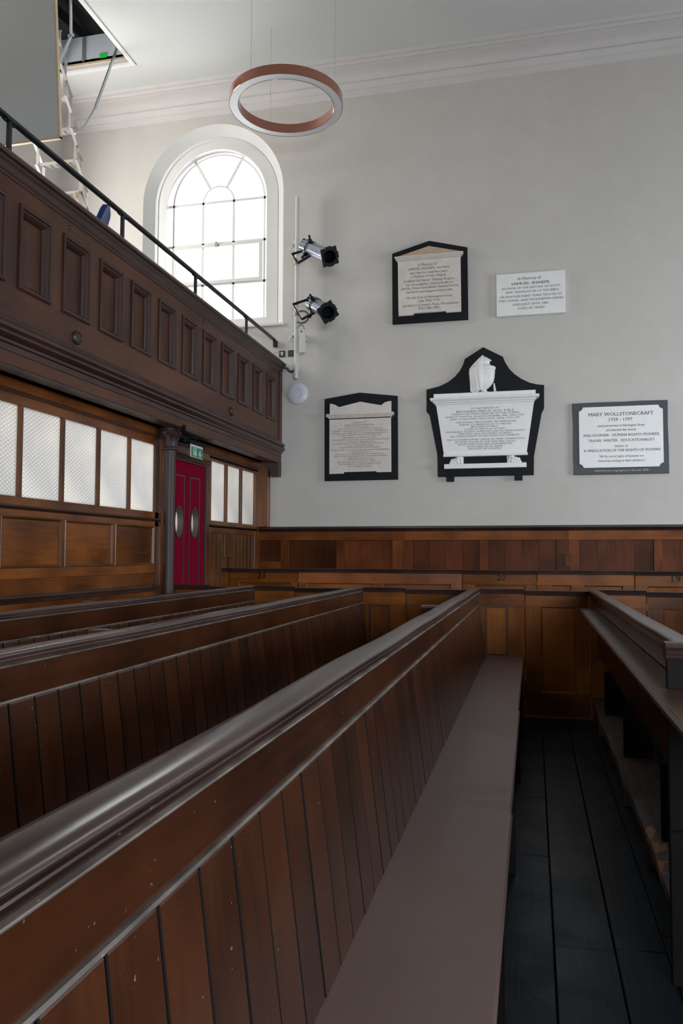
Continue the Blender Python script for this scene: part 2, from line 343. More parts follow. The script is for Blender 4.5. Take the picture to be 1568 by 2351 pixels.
# ------------------------------------------------------------------ arched sash windows
def arch_outline(c, r, spring, bottom, Y, n=28):
    return [(c-r, Y, bottom)]+[(x, Y, z) for x, z in arc(c, spring, r, 180, 0, n)]+[(c+r, Y, bottom)]
def ring_solid(mb, c, r0, r1, spring, b0, b1, Y0, Y1, n=28):
    """U-shaped arched frame between radii, from Y0 to Y1, open at the bottom"""
    A, B = arch_outline(c, r0, spring, b0, Y0, n), arch_outline(c, r1, spring, b1, Y0, n)
    C, D = arch_outline(c, r1, spring, b1, Y1, n), arch_outline(c, r0, spring, b0, Y1, n)
    for P, Q in ((A, B), (B, C), (C, D), (D, A)): mb.strip(P, Q)
def arched_window(c, wall_y, s, nm, label):
    # s = +1 for the back wall (outside is +Y), -1 for the rear wall
    Yf = wall_y+.135*s; Yg = wall_y+.25*s
    win = thing(nm, (c, wall_y, WB), label, None, None, 'structure')
    mb = MB(); mb.strip(arch_outline(c, WR, WS, WB, wall_y), arch_outline(c, .855, WS, WB, Yf))
    mb.build('reveal', 'white', win, smooth=True)
    mb = MB(); ring_solid(mb, c, .855, .815, WS, WB, WB, Yf-.012*s, Yf+.05*s); ring_solid(mb, c, .815, .70, WS, WB, WB, Yf, Yf+.10*s)
    mb.box(c-.70, c+.70, min(Yf, Yf+.10*s), max(Yf, Yf+.10*s), WB, 4.37); mb.build('casing', 'white', win, smooth=True)
    mb = MB(); ring_solid(mb, c, .72, .90, WS, WB, WB, Yf+.10*s, wall_y+.55*s); mb.build('outer_reveal', 'white', win, smooth=True)
    MB().box(c-WR-.005, c+WR+.02, min(wall_y-.035*s, Yf), max(wall_y-.035*s, Yf), WB-.032, WB+.004, .006).build('sill', 'white', win)
    MB().box(c-.8, c+.8, min(Yf+.1*s, wall_y+.55*s), max(Yf+.1*s, wall_y+.55*s), 4.28, 4.37).build('outer_sill', 'white', win)
    ya, yb = Yg-.018*s, Yg+.018*s; y0, y1 = min(ya, yb), max(ya, yb)
    sp = 5.975
    mb = MB(); ring_solid(mb, c, .625, .65, sp, 4.37, 4.37, ya, yb); ring_solid(mb, c, .70, .74, sp-.03, 4.37, 4.37, ya, yb); mb.build('outer_frame', 'white', win, smooth=True)
    mb = MB(); A = arc(c, sp, .205, 180, 0, 16); B = arc(c, sp, .228, 180, 0, 16)
    for P, Q, u, v in ((A, B, ya, ya), (B, B, ya, yb), (B, A, yb, yb), (A, A, yb, ya)): mb.strip([(p[0], u, p[1]) for p in P], [(q[0], v, q[1]) for q in Q])
    mb.build('hub_bar', 'white', win, smooth=True)
    for a in (60, 120): MB().bar((c+.22*cos(radians(a)), Yg, sp+.22*sin(radians(a))), (c+.73*cos(radians(a)), Yg, sp+.73*sin(radians(a))), .036, .022, (0, 1, 0)).build('radial_bar', 'white', win)
    for zz in (5.98, 5.425, 4.88): MB().box(c-.72, c+.72, y0, y1, zz-.016, zz+.016).build('cross_bar', 'white', win)
    for xx in (-.216, .213): MB().box(c+xx-.016, c+xx+.016, y0, y1, 4.37, 5.98).build('upright_bar', 'white', win)
    sash = MB()
    yy0, yy1 = min(Yg-.05*s, Yg-.018*s), max(Yg-.05*s, Yg-.018*s)
    sash.box(c-.62, c+.62, yy0, yy1, 4.885, 4.925).box(c-.62, c+.62, yy0, yy1, 5.37, 5.41).box(c-.62, c-.575, yy0, yy1, 4.925, 5.37).box(c+.575, c+.62, yy0, yy1, 4.925, 5.37)
    sash = sash.build('hinged_sash', 'white', win)
    MB().box(c-.03, c+.01, yy0-.02 if s > 0 else yy1, yy0 if s > 0 else yy1+.02, 5.36, 5.43, .004).build('latch', 'ladder', sash)
    P = arch_outline(c, .735, sp-.03, 4.37, Yg, 20)
    mb = MB(); mb.bm.faces.new([mb.bm.verts.new(p) for p in P]); mb.build('glass_pane', 'glass', win)
    return win
arched_window(-WC, YB, 1, 'window_1', 'round-arched white sash window lit by bright daylight above the gallery')
arched_window(WC, YB, 1, 'window_2', 'round-arched white window farther along the back wall')
arched_window(-WC, YR, -1, 'window_3', 'round-arched window in the rear wall near the gallery')
arched_window(WC, YR, -1, 'window_4', 'round-arched window in the rear wall farther right')
def side_window(nm, X, y0, y1, z0, z1, label):
    win = thing(nm, (X, (y0+y1)/2, z0), label, None, None, 'structure'); s = 1 if X > 0 else -1
    a, b_ = sorted((X+.08*s, X+.12*s)); mb = MB()
    for (p, q, r, t) in ((y0, y0+.06, z0, z1), (y1-.06, y1, z0, z1), (y0, y1, z0, z0+.06), (y0, y1, z1-.06, z1)): mb.box(a, b_, p, q, r, t)
    mb.build('outer_frame', 'white', win)
    for k in range(1, 4): zz = z0+(z1-z0)*k/4; MB().box(a, b_, y0, y1, zz-.012, zz+.012).build('cross_bar', 'white', win)
    for k in range(1, 3): yy = y0+(y1-y0)*k/3; MB().box(a, b_, yy-.012, yy+.012, z0, z1).build('upright_bar', 'white', win)
lw = thing('added_low_window', (2.6, YR, 1.1), 'wide low window added in the rear wall to light the far wall', None, None, 'structure')  # unseen window added as a frame for the low rear fill
mb = MB()
for (p, q, r, t) in ((1.1, 1.16, 1.1, 2.7), (4.04, 4.1, 1.1, 2.7), (1.1, 4.1, 1.1, 1.16), (1.1, 4.1, 2.64, 2.7)): mb.box(p, q, YR-.12, YR-.06, r, t)
mb.build('outer_frame', 'white', lw)
for k in range(1, 5): MB().box(1.1+.6*k-.015, 1.1+.6*k+.015, YR-.11, YR-.07, 1.16, 2.64).build('upright_bar', 'white', lw)
side_window('window_5', -RX, 7.1, 8.34, 4.1, 6.6, 'tall window in the gallery side wall')
side_window('window_6', RX, 4.8, 7.6, 1.3, 3.4, 'tall window in the right side wall')

# ------------------------------------------------------------------ gallery
GX = -3.02; PER = .4655; PW = .335
gal = thing('gallery', (GX, 4, 2.47), 'dark varnished wooden gallery front with tall recessed panels', 'gallery', None, 'structure')
MB().box(-RX, GX-.16, YR, YB-.01, 3.23, 3.35).build('gallery_floor', 'darkwood', gal)
MB().box(-RX, -3.13, YR, YB-.005, 2.50, 2.54).build('soffit', 'darkwood', gal)
MB().box(GX-.09, GX-.055, YR, YB-.005, 2.54, 3.62).build('backing_board', 'gal_z', gal)
MB().box(GX-.055, GX, YR, YB-.02, 3.485, 3.62).build('top_rail', 'gal_y', gal)
MB().box(GX-.055, GX, YR, YB-.02, 2.74, 2.955).build('bottom_rail', 'gal_y', gal)
# cap moulding and string-course mouldings as extruded profiles
MB().prism([(GX-.16, 3.56), (GX-.16, 3.735), (GX+.015, 3.735), (GX+.055, 3.722), (GX+.062, 3.705), (GX+.056, 3.69), (GX+.040, 3.682), (GX+.040, 3.665), (GX+.022, 3.645), (GX+.018, 3.625), (GX+.006, 3.612), (GX+.006, 3.595), (GX-.05, 3.59)], 'y', YR, YB-.004).build('cap_moulding', 'galmould', gal, smooth=True)
MB().prism([(GX-.09, 2.48), (GX-.09, 2.76), (GX+.004, 2.76), (GX+.016, 2.748), (GX+.012, 2.735), (GX+.034, 2.722), (GX+.052, 2.70), (GX+.050, 2.682), (GX+.034, 2.670), (GX+.052, 2.655), (GX+.055, 2.640), (GX+.040, 2.625), (GX+.022, 2.616), (GX+.020, 2.600), (GX+.006, 2.594), (GX+.006, 2.556), (GX, 2.552), (GX, 2.472), (GX-.13, 2.472), (GX-.13, 2.50)], 'y', YR, YB-.002).build('string_moulding', 'galmould', gal, smooth=True)
MB().box(GX-.003, GX+.006, YR, YB-.01, 2.476, 2.551).build('fascia', 'gal_y', gal)
MB().box(GX-.055, GX+.012, 9.30, YB-.001, 2.745, 3.60, .002).build('end_stile', 'gal_z', gal)
src = {}
y = 8.83+PER
first = True
while y > YR+.5:
    y -= PER
    y0, y1 = y-.0, y+PW
    if first:
        st = MB().box(GX-.055, GX, y1, y+PER, 2.955, 3.485).build('stile', 'gal_z', gal, origin=(GX, y, 3.2))
        pl = MB().box(GX-.055, GX-.040, y0, y1, 2.955, 3.485).build('panel', 'gal_z', gal, origin=(GX, y, 3.2))
        mb = MB()
        # bolection frame: proud outer bead, then a sunk ovolo falling to the panel
        prof = [(0, 0), (0, .012), (.010, .018), (.022, .014), (.026, .002), (.034, -.002), (.050, -.018), (.056, -.030), (.056, -.040), (.0, -.040)]
        def loop(d, h): return [(GX+h, y0+d, 2.955+d), (GX+h, y1-d, 2.955+d), (GX+h, y1-d, 3.485-d), (GX+h, y0+d, 3.485-d)]
        for (d0, h0), (d1, h1) in zip(prof[:-1], prof[1:]): mb.strip(loop(d0, h0), loop(d1, h1), True)
        mo = mb.build('panel_moulding', 'galmould', pl, origin=(GX, y, 3.2))
        first = False; Y00 = y
    else:
        l = Vector((0, y-4, 3.2-2.47))
        inst(st, l, gal); p2 = inst(pl, l, gal); inst(mo, (0, 0, 0), p2)
for yy, zz in ((4.822, 2.825), (7.716, 2.827)):
    Mx = Matrix.Rotation(radians(90), 4, 'Y')
    setp(MB().lathe([(.0475, 0), (.0475, .012), (.042, .02), (.036, .022), (.034, .016), (.030, .02), (.006, .022)], (GX, yy, zz), 24, Mx).build('disc_boss', 'brass', gal, smooth=True), 'round dark brass disc on the bottom rail' if yy < 5 else 'half shadowed round boss near the far end')
for yy, zz in ((4.71, 3.555), (6.98, 3.555)):
    mb = MB()
    for a in range(5): mb.lathe([(.014, 0), (.011, .004)], (GX, yy+.016*cos(a*1.257), zz+.02*sin(a*1.257)), 8, Matrix.Rotation(radians(90), 4, 'Y'))
    mb.build('plugged_mark', 'brass', gal)
setp(MB().prism([(-3.25, 2.48), (GX+.006, 2.48), (GX+.006, 2.33), (GX, 2.302), (-3.10, 2.302), (-3.125, 2.36), (-3.17, 2.43)], 'y', 9.28, YB-.002).build('corbel', 'galmould', gal), 'carved end bracket under the gallery')
# gallery deck added out of view to cut upward light from behind
rg = thing('rear_light_blocker', (0, YR, 2.6), 'unseen gallery deck and front added to block rising light behind the viewpoint', 'gallery', None, 'structure')
MB().box(GX, RX, YR, -2.3, 2.68, 2.80).build('gallery_floor', 'darkwood', rg)
MB().box(GX, RX, -2.36, -2.3, 2.66, 3.7, .01).build('front_board', 'gal_z', rg)
MB().box(GX, RX, -2.40, -2.26, 3.7, 3.75, .01).build('cap', 'galmould', rg)
# handrail
hr = thing('handrail', (-3.1, 6.8, 3.735), 'thin black metal handrail on flat posts along the gallery top', 'handrail')
MB().box(-3.122, -3.080, YR, 9.36, 4.005, 4.028, .003).build('rail_bar', 'iron', hr)
py = 4.17-1.395*3
while py < 9:
    if py > YR:
        q = MB().box(-3.112, -3.088, py-.012, py+.012, 3.735, 4.0).box(-3.12, -3.08, py-.045, py+.045, 3.998, 4.006).build('post', 'iron', hr)
        for e_ in (-.04, .04): MB().tube([(-3.1, py+e_, 3.985), (-3.1, py+e_, 4.0)], .008, 6).build('fixing_bolt', 'iron', q)
    py += 1.395
MB().box(-3.112, -3.078, 9.335, 9.36, 3.935, 4.006).box(-3.12, -3.07, 9.36, YB-.001, 3.93, 4.01, .002).build('wall_bracket', 'iron', hr)

# ------------------------------------------------------------------ ground-floor screen below the gallery
SX = -3.28
sc = thing('vestibule_screen', (SX, 6, 0), 'varnished wooden screen with obscured glass lights beneath the gallery', 'screen', None, 'structure')
def sb(name, y0, y1, z0, z1, d=.05, m='number_y', px=0, bev=.002, par=None): return MB().box(SX-d, SX+px, y0, y1, z0, z1, bev).build(name, m, par or sc)
MULL = 3.655+.49*2-.49*14
sb('head_rail', YR, 6.62, 2.328, 2.395, px=.0); sb('head_board', YR, YB, 2.395, 2.49, px=.012)
MB().prism([(SX, 2.395), (SX+.018, 2.400), (SX+.022, 2.412), (SX+.012, 2.42), (SX, 2.43)], 'y', YR, YB).build('head_bead', 'galmould', sc, smooth=True)
sb('sill_rail', YR, 6.62, 1.668, 1.726)
MB().prism([(SX, 1.672), (SX+.028, 1.668), (SX+.032, 1.658), (SX+.014, 1.648), (SX, 1.64)], 'y', YR, 6.62).build('sill_bead', 'galmould', sc, smooth=True)
sb('top_rail', YR, 6.62, 1.598, 1.668); sb('lower_rail', YR, 6.62, 1.185, 1.257); sb('base_board', YR, 6.62, 1.05, 1.1845, px=-.004)
sb('under_board', YR, 6.62, 0, 1.05)
pane = mul = None
k = 0
for k in range(-17, 5):
    y0 = 4.635+.49*k; y1 = y0+.455
    if y0 > 6.5 or y0 < YR: continue
    if pane is None:
        pane = MB().box(SX-.028, SX-.022, y0-.004, y1+.006, 1.722, 2.332).build('glass_pane', 'obscure', sc, origin=(SX, y0, 2))
        mul = MB().box(SX-.045, SX, y0-.035, y0, 1.726, 2.328, .002).build('mullion', 'screen_z', sc, origin=(SX, y0, 2))
    else:
        inst(pane, (0, y0-6, 2), sc); inst(mul, (0, y0-6, 2), sc)
sb('end_stile', 6.552, 6.625, 1.257, 2.328, m='screen_z'); sb('corner_post', 6.625, 6.72, 0, 2.40, .09, 'screen_z', .025, .004)
pp = mm = None
for k in range(-13, 3):
    y0 = 5.14+.717*k; y1 = y0+.683
    if y0 < YR or y1 > 6.6: continue
    if pp is None:
        pp = MB().box(SX-.04, SX-.018, y0-.002, y1+.002, 1.255, 1.60).build('panel', 'number_y', sc, origin=(SX, y0, 1.4))
        mm = MB().box(SX-.045, SX, y0-.034, y0, 1.257, 1.598, .002).build('muntin', 'screen_z', sc, origin=(SX, y0, 1.4))
        mb = MB()
        def loop2(d, h): return [(SX+h, y0+d, 1.257+d), (SX+h, y1-d, 1.257+d), (SX+h, y1-d, 1.598-d), (SX+h, y0+d, 1.598-d)]
        for (d0, h0), (d1, h1) in zip([(0, -.018), (0, .003), (.006, .006), (.014, 0), (.018, -.01)], [(0, .003), (.006, .006), (.014, 0), (.018, -.01), (.02, -.018)]): mb.strip(loop2(d0, h0), loop2(d1, h1), True)
        pm = mb.build('panel_bead', 'screen_z', pp, origin=(SX, y0, 1.4))
    else:
        inst(mm, (0, y0-6, 1.4), sc); p2 = inst(pp, (0, y0-6, 1.4), sc); inst(pm, (0, 0, 0), p2)
# right-hand lights
sb('head_rail', 7.76, 9.36, 2.335, 2.395); sb('side_stile', 7.755, 7.835, 0, 2.335, m='screen_z'); sb('side_stile', 9.195, 9.37, 0, 2.335, m='screen_z')
sb('sill_rail', 7.835, 9.195, 1.648, 1.706); sb('middle_rail', 7.835, 9.195, 1.58, 1.646, m='screen_z')
MB().prism([(SX, 2.36), (SX+.015, 2.372), (SX+.015, 2.382), (SX, 2.386)], 'y', 7.79, 9.26).prism([(SX, 1.635), (SX+.014, 1.645), (SX+.014, 1.655), (SX, 1.66)], 'y', 7.79, 9.26).build('frame_bead', 'darkwood', sc)
for (a, b_) in ((7.835, 8.245), (8.295, 8.705), (8.765, 9.195)):
    MB().box(SX-.03, SX-.024, a, b_, 1.70, 2.34).build('glass_pane', 'obscure', sc, origin=(SX, a, 2))
for a in (8.243, 8.703): MB().box(SX-.045, SX, a, a+.054, 1.706, 2.335, .002).build('mullion', 'screen_z', sc)
# planked dado below the lights
yy = 7.835
while yy < 9.19:
    y2 = min(yy+.118, 9.195); MB().box(SX-.04, SX-.012, yy+.0015, y2-.0015, 0, 1.58, .0012).build('plank', 'plank', sc, origin=(SX, yy, 0)); yy += .118
MB().box(SX-.012, SX+.008, 8.205, 8.455, 1.312, 1.566, .004).build('cupboard_flap', 'plank', sc)
# pilaster on the back wall at the corner
setp(MB().box(SX-.06, -3.155, 9.315, YB-.001, 1.69, 2.48, .003).build('corner_pilaster', 'screen_z', sc), 'dark post against the back wall')
# upper part of the door wall
sb('overdoor_board', 6.72, 7.755, 2.318, 2.395)
# door case
dr = thing('door_1', (SX, 7.25, 0), 'crimson baize door with two oval windows in a moulded frame', None, None, 'structure')
for (a, b_) in ((6.72, 6.80), (7.69, 7.755)): MB().box(SX-.06, SX+.01, a, b_, 0, 2.318, .003).build('door_post', 'screen_z', dr)
for i, (z0, z1, p) in enumerate(((2.246, 2.262, .012), (2.262, 2.280, .022), (2.280, 2.296, .034), (2.296, 2.318, .046))): MB().box(SX-.05, SX+p, 6.80-.0, 7.69+.035 if i else 7.70, z0, z1, .003).build('door_head', 'galmould' if i % 2 else 'screen_z', dr)
MB().box(SX-.05, SX+.004, 7.678, 7.69, 0, 2.246).build('door_stop', 'trimgrey', dr)
leaf = MB()
def ell(cy, cz, ry, rz, n=32): return [(cy+ry*cos(2*pi*i/n), cz+rz*sin(2*pi*i/n)) for i in range(n)]
OV = ((7.064, 1.66), (7.430, 1.66)); ry, rz = .090, .148
DX0, DX1 = SX-.055, SX-.012
for X in (DX0, DX1):
    def q(P): leaf.bm.faces.new([leaf.bm.verts.new((X, a, b_)) for a, b_ in P])
    q([(6.80, 0), (7.68, 0), (7.68, 1.3), (6.80, 1.3)]); q([(6.80, 2.0), (7.68, 2.0), (7.68, 2.246), (6.80, 2.246)])
    for cy, cz in OV:
        y0, y1 = (6.80, 7.247) if cy < 7.2 else (7.247, 7.68); E = ell(cy, cz, ry, rz)
        S = []
        for (ey, ez) in E:
            dy, dz = (ey-cy)/ry, (ez-cz)/rz; t = min([(y1-cy)/dy if dy > 1e-6 else 9e9, (y0-cy)/dy if dy < -1e-6 else 9e9, (2.0-cz)/dz if dz > 1e-6 else 9e9, (1.3-cz)/dz if dz < -1e-6 else 9e9])
            S.append((cy+dy*t, cz+dz*t))
        for i in range(32):
            j = (i+1) % 32; P = [E[i], S[i]]
            for c_ in ((y1, 2.0), (y0, 2.0), (y0, 1.3), (y1, 1.3)):
                if abs(S[i][0]-S[j][0]) > 1e-6 and abs(S[i][1]-S[j][1]) > 1e-6 and ((abs(S[i][0]-c_[0]) < 1e-6 and abs(S[j][1]-c_[1]) < 1e-6) or (abs(S[j][0]-c_[0]) < 1e-6 and abs(S[i][1]-c_[1]) < 1e-6)): P.append(c_)
            P += [S[j], E[j]]; q(P)
leaf.strip([(DX0, 6.80, 0), (DX0, 6.80, 2.246), (DX0, 7.68, 2.246), (DX0, 7.68, 0)], [(DX1, 6.80, 0), (DX1, 6.80, 2.246), (DX1, 7.68, 2.246), (DX1, 7.68, 0)])
leaf = leaf.build('door_leaf', 'baize', dr, flat_normals=True)
for cy, cz in OV:
    mb = MB(); E0, E1 = ell(cy, cz, ry, rz), ell(cy, cz, ry+.008, rz+.008); Ei = ell(cy, cz, ry-.006, rz-.006)
    for P, a, Q, b_ in ((E1, DX1+.002, E1, DX1+.008), (E1, DX1+.008, Ei, DX1+.008), (Ei, DX1+.008, Ei, DX0-.006)): mb.strip([(a, p[0], p[1]) for p in P], [(b_, q_[0], q_[1]) for q_ in Q], True)
    mb.build('oval_rim', 'trimgrey', leaf, smooth=True)
    mb = MB(); mb.bm.faces.new([mb.bm.verts.new((SX-.045, p[0], p[1])) for p in Ei]); mb.build('oval_pane', 'glass', leaf)
for (a, b_) in ((6.935, 7.183), (7.302, 7.548)):
    mb = MB(); t = .014
    mb.box(DX1, DX1+.008, a, b_, 2.10, 2.114).box(DX1, DX1+.008, a, a+t, .3, 2.10).box(DX1, DX1+.008, b_-t, b_, .3, 2.10).box(DX1, DX1+.008, a, b_, .286, .3); mb.build('panel_bead', 'trimgrey', leaf)
# lobby room behind the screen
MB().box(-RX, SX-.1, YR, YB, -.028, 0).build('floor_lobby', 'shelf', None, 'lobby floor behind the screen', None, None, 'structure')
MB().box(-RX, SX-.1, YR, YB, 2.44, 2.47).build('ceiling_lobby', 'ceiling', None, 'white lobby ceiling under the gallery', None, None, 'structure')
# small shelf seen low through the oval windows
MB().box(-4.9, -4.3, 8.2, 9.39, 0, 1.42).build('lobby_cabinet', 'white', None, 'pale cabinet in the lobby glimpsed through the oval door windows', 'cabinet')

# ------------------------------------------------------------------ cast-iron column
colm = thing('cast_iron_column', (-3.166, 6.6, 0), 'slender brown iron column with leafy capital under the gallery', 'column')
MB().lathe([(.066, 0), (.066, .05), (.055, .08), (.0505, .12), (.0505, 1.3), (.050, 2.285)], (-3.166, 6.6, 0), 24).build('shaft', plain('column_brown_paint', (.048, .028, .024), .5), colm, smooth=True)
MT['colp'] = bpy.data.materials['column_brown_paint']
MB().lathe([(.05, 2.280), (.062, 2.284), (.070, 2.292), (.070, 2.300), (.060, 2.306), (.052, 2.315)], (-3.166, 6.6, 0), 24).build('neck_ring', 'colp', colm, smooth=True)
cap = MB().lathe([(.050, 2.31), (.052, 2.35), (.060, 2.385), (.076, 2.41), (.095, 2.425), (.105, 2.44), (.100, 2.452), (.085, 2.458), (.085, 2.463), (.092, 2.466), (.092, 2.476)], (-3.166, 6.6, 0), 24).build('capital', 'colp', colm, smooth=True)
for i in range(8):
    a = radians(i*45+10); d = Vector((cos(a), sin(a), 0)); c0 = Vector((-3.166, 6.6, 0)); s_ = Vector((-sin(a), cos(a), 0))
    mb = MB(); A = []; B = []
    for z, r, wd in ((2.315, .056, .016), (2.345, .061, .020), (2.375, .068, .020), (2.400, .083, .017), (2.418, .103, .014), (2.418, .117, .011), (2.405, .122, .006)):
        p = c0+d*r+Vector((0, 0, z)); A.append(p-s_*wd); B.append(p+s_*wd)
    mb.strip(A, B); mb.strip([p-d*.006 for p in A], [p-d*.006 for p in B]); mb.strip(A, [p-d*.006 for p in A]); mb.strip(B, [p-d*.006 for p in B])
    mb.build('leaf', 'colp', cap, smooth=True)
MB().box(-3.255, -3.07, 6.5, 6.7, 2.476, 2.50).box(-3.03, GX+.02, 6.53, 6.57, 2.44, 2.50).build('abacus', 'darkwood', colm)
MB().box(GX-.13, GX+.012, 6.57, 7.12, 2.455, 2.472).build('packing_block', 'galmould', colm)

# ------------------------------------------------------------------ exit sign
EX, EA, EB, EZ0, EZ1 = -3.12, 6.937, 7.217, 2.268, 2.389
es = thing('exit_sign', (EX, 7.08, 2.5), 'green exit sign with running figure and down arrow hanging above the red door', 'sign')
MB().box(EX-.10, EX-.02, EA-.08, EA+.06, 2.40, 2.50, .004).box(EX-.012, EX+.012, EA-.01, EB+.03, 2.388, 2.41, .004).build('sign_housing', 'blackmetal', es)
MB().tube([(EX-.005, EA-.03, 2.418), (EX-.005, EB+.045, 2.418)], .020, 12).build('lamp_tube', 'blackmetal', es, smooth=True)
bd = MB().box(EX-.004, EX+.004, EA, EB, EZ0, EZ1, .001).build('sign_edge', 'signwhite', es)
MB().box(EX+.003, EX+.006, EA+.012, EB-.008, EZ0+.006, EZ1-.022).build('sign_face', 'signgreen', bd)
mb = MB(); f = lambda u, v: (EA+.012+u*(EB-EA-.02), EZ0+.006+v*(EZ1-EZ0-.028))
def pl(P, lo=EX+.0055, hi=EX+.0085): mb.prism([f(*p) for p in P], 'x', lo, hi)
pl([(.15, .10), (.19, .10), (.19, .92), (.15, .92)]); pl([(.19, .85), (.44, .85), (.44, .92), (.19, .92)]); pl([(.41, .10), (.44, .10), (.44, .85), (.41, .85)])
pl([(.28, .68), (.34, .68), (.34, .80), (.28, .80)]); pl([(.22, .58), (.37, .66), (.34, .42), (.25, .42)]); pl([(.25, .44), (.32, .44), (.23, .12), (.15, .12)]); pl([(.30, .44), (.36, .42), (.41, .18), (.35, .14)]); pl([(.19, .10), (.41, .10), (.41, .16), (.19, .16)])
pl([(.715, .80), (.775, .80), (.775, .30), (.715, .30)]); pl([(.62, .50), (.745, .20), (.745, .08), (.62, .36)]); pl([(.745, .20), (.87, .50), (.87, .36), (.745, .08)])
mb.build('pictogram', 'signwhite', bd)

# ------------------------------------------------------------------ lettering
_glyph_scene = []
def text_mesh(s):
    cu = bpy.data.curves.new('t', 'FONT'); cu.body = s; cu.size = 1; cu.align_x = 'CENTER'; cu.resolution_u = 2; cu.fill_mode = 'FRONT'
    o = bpy.data.objects.new('t', cu); COL.objects.link(o); dg = bpy.context.evaluated_depsgraph_get(); dg.update()
    me = o.evaluated_get(dg).to_mesh(); vs = [Vector(v.co) for v in me.vertices]; fs = [tuple(p.vertices) for p in me.polygons]
    cnt = {}
    for f_ in fs:
        for i in range(len(f_)):
            k_ = tuple(sorted((f_[i], f_[(i+1) % len(f_)]))); cnt.setdefault(k_, []).append(f_)
    # small serifs where upright strokes end on the base, x-height or cap line
    ser = []
    for (a, b_), ff in cnt.items():
        if len(ff) != 1: continue
        A, B = vs[a], vs[b_]; L = abs(A.x-B.x)
        if abs(A.y-B.y) < .004 and .045 < L < .15:
            other = [vs[i] for i in ff[0] if i not in (a, b_)]; up = sum(q.y for q in other)/len(other) > A.y
            if (up and A.y < .01 and A.y > -.3) or ((not up) and A.y > .4): ser.append((min(A.x, B.x), max(A.x, B.x), A.y, 1 if up else -1))
    o.evaluated_get(dg).to_mesh_clear(); bpy.data.objects.remove(o); bpy.data.curves.remove(cu)
    for x0, x1, yy_, sg in ser:
        n = len(vs); e = .05; h = .035*sg
        vs += [Vector((x0-e, yy_, 0)), Vector((x1+e, yy_, 0)), Vector((x1+e, yy_+h, 0)), Vector((x0-e, yy_+h, 0))]; fs.append((n, n+1, n+2, n+3))
    return vs, fs
def lettering(lines, Y, parent, mat, name='inscription', slant=()):
    V, F = [], []
    for i, (s, cx, cz, wd, h) in enumerate(lines):
        vs, fs = text_mesh(s)
        if not vs: continue
        x0 = min(v.x for v in vs); x1 = max(v.x for v in vs); kx = wd/(x1-x0); kz = h/.70; n = len(V); sh = .22 if i in slant else 0
        for v in vs: V.append((cx+(v.x-(x0+x1)/2)*kx+sh*(v.y-.35)*kz, Y, cz+(v.y-.35)*kz))
        F += [tuple(j+n for j in f_) for f_ in fs]
    w0 = world_loc(parent); me = bpy.data.meshes.new(name); me.from_pydata([(a-w0.x, b_-w0.y, c_-w0.z) for a, b_, c_ in V], [], F); me.materials.append(MT[mat])
    o = bpy.data.objects.new(name, me); COL.objects.link(o); o.parent = parent; o['kind'] = 'stuff'; return o

T_MARY = [
   ('MARY WOLLSTONECRAFT', 0.968, 2.93, 0.689, 0.038),
   ('1759 - 1797', 0.967, 2.868, 0.25, 0.036),
   ('Lived and worked on Newington Green', 0.969, 2.801, 0.502, 0.025),
   ('and attended this church', 0.969, 2.752, 0.316, 0.025),
   ('PHILOSOPHER · HUMAN RIGHTS PIONEER', 0.97, 2.694, 0.805, 0.028),
   ('TRAVEL WRITER · EDUCATIONALIST', 0.969, 2.634, 0.703, 0.028),
   ('Author of', 0.969, 2.569, 0.139, 0.025),
   ('A VINDICATION OF THE RIGHTS OF WOMAN', 0.972, 2.522, 0.811, 0.028),
   ('"All the sacred rights of humanity are', 0.968, 2.456, 0.473, 0.023),
   ('violated by insisting on blind obedience."', 0.971, 2.406, 0.514, 0.023),
]
T_RAISED = [
   ('- Raised by the congregation in the year 2020 -', 0.97, 2.299, 0.602, 0.021),
]
T_SHARPE = [
   ('In Memory of', -0.008, 4.552, 0.262, 0.032),
   ('SAMUEL SHARPE.', 0.007, 4.494, 0.44, 0.031),
   ('AUTHOR OF THE HISTORY OF EGYPT,', 0.008, 4.443, 0.667, 0.023),
   ('AND TRANSLATOR OF THE BIBLE.', 0.02, 4.397, 0.602, 0.024),
   ('HE WAS FOR MANY YEARS TRUSTEE OF', 0.006, 4.345, 0.69, 0.024),
   ('THIS CHAPEL, AND WORSHIPPER HEREIN.', 0.008, 4.299, 0.737, 0.024),
   ('DIED JULY 28TH 1881.', 0.011, 4.249, 0.414, 0.023),
   ('AGED 82 YEARS.', 0.011, 4.202, 0.313, 0.023),
]
T_ROGERS = [
   ('In Memory of', -1.19, 4.808, 0.219, 0.03),
   ('SAMUEL ROGERS, the Poet,', -1.171, 4.761, 0.494, 0.03),
   ('who was for sixty-five years', -1.175, 4.713, 0.454, 0.028),
   ('a Trustee of this Chapel', -1.177, 4.669, 0.412, 0.028),
   ('in which his Father Thomas Rogers,', -1.168, 4.619, 0.611, 0.028),
   ('his Grandfather Daniel Radford,', -1.161, 4.573, 0.562, 0.028),
   ('and his Great Grandfather Samuel Harris,', -1.161, 4.531, 0.687, 0.029),
   ('had been worshippers before him.', -1.163, 4.485, 0.559, 0.028),
   ('He was born at Newington Green', -1.168, 4.415, 0.542, 0.028),
   ('July 30th 1763.', -1.162, 4.371, 0.258, 0.027),
   ("and died at St James's Place, Westminster,", -1.152, 4.322, 0.678, 0.028),
   ('Decr 18th 1855.', -1.167, 4.28, 0.253, 0.028),
]
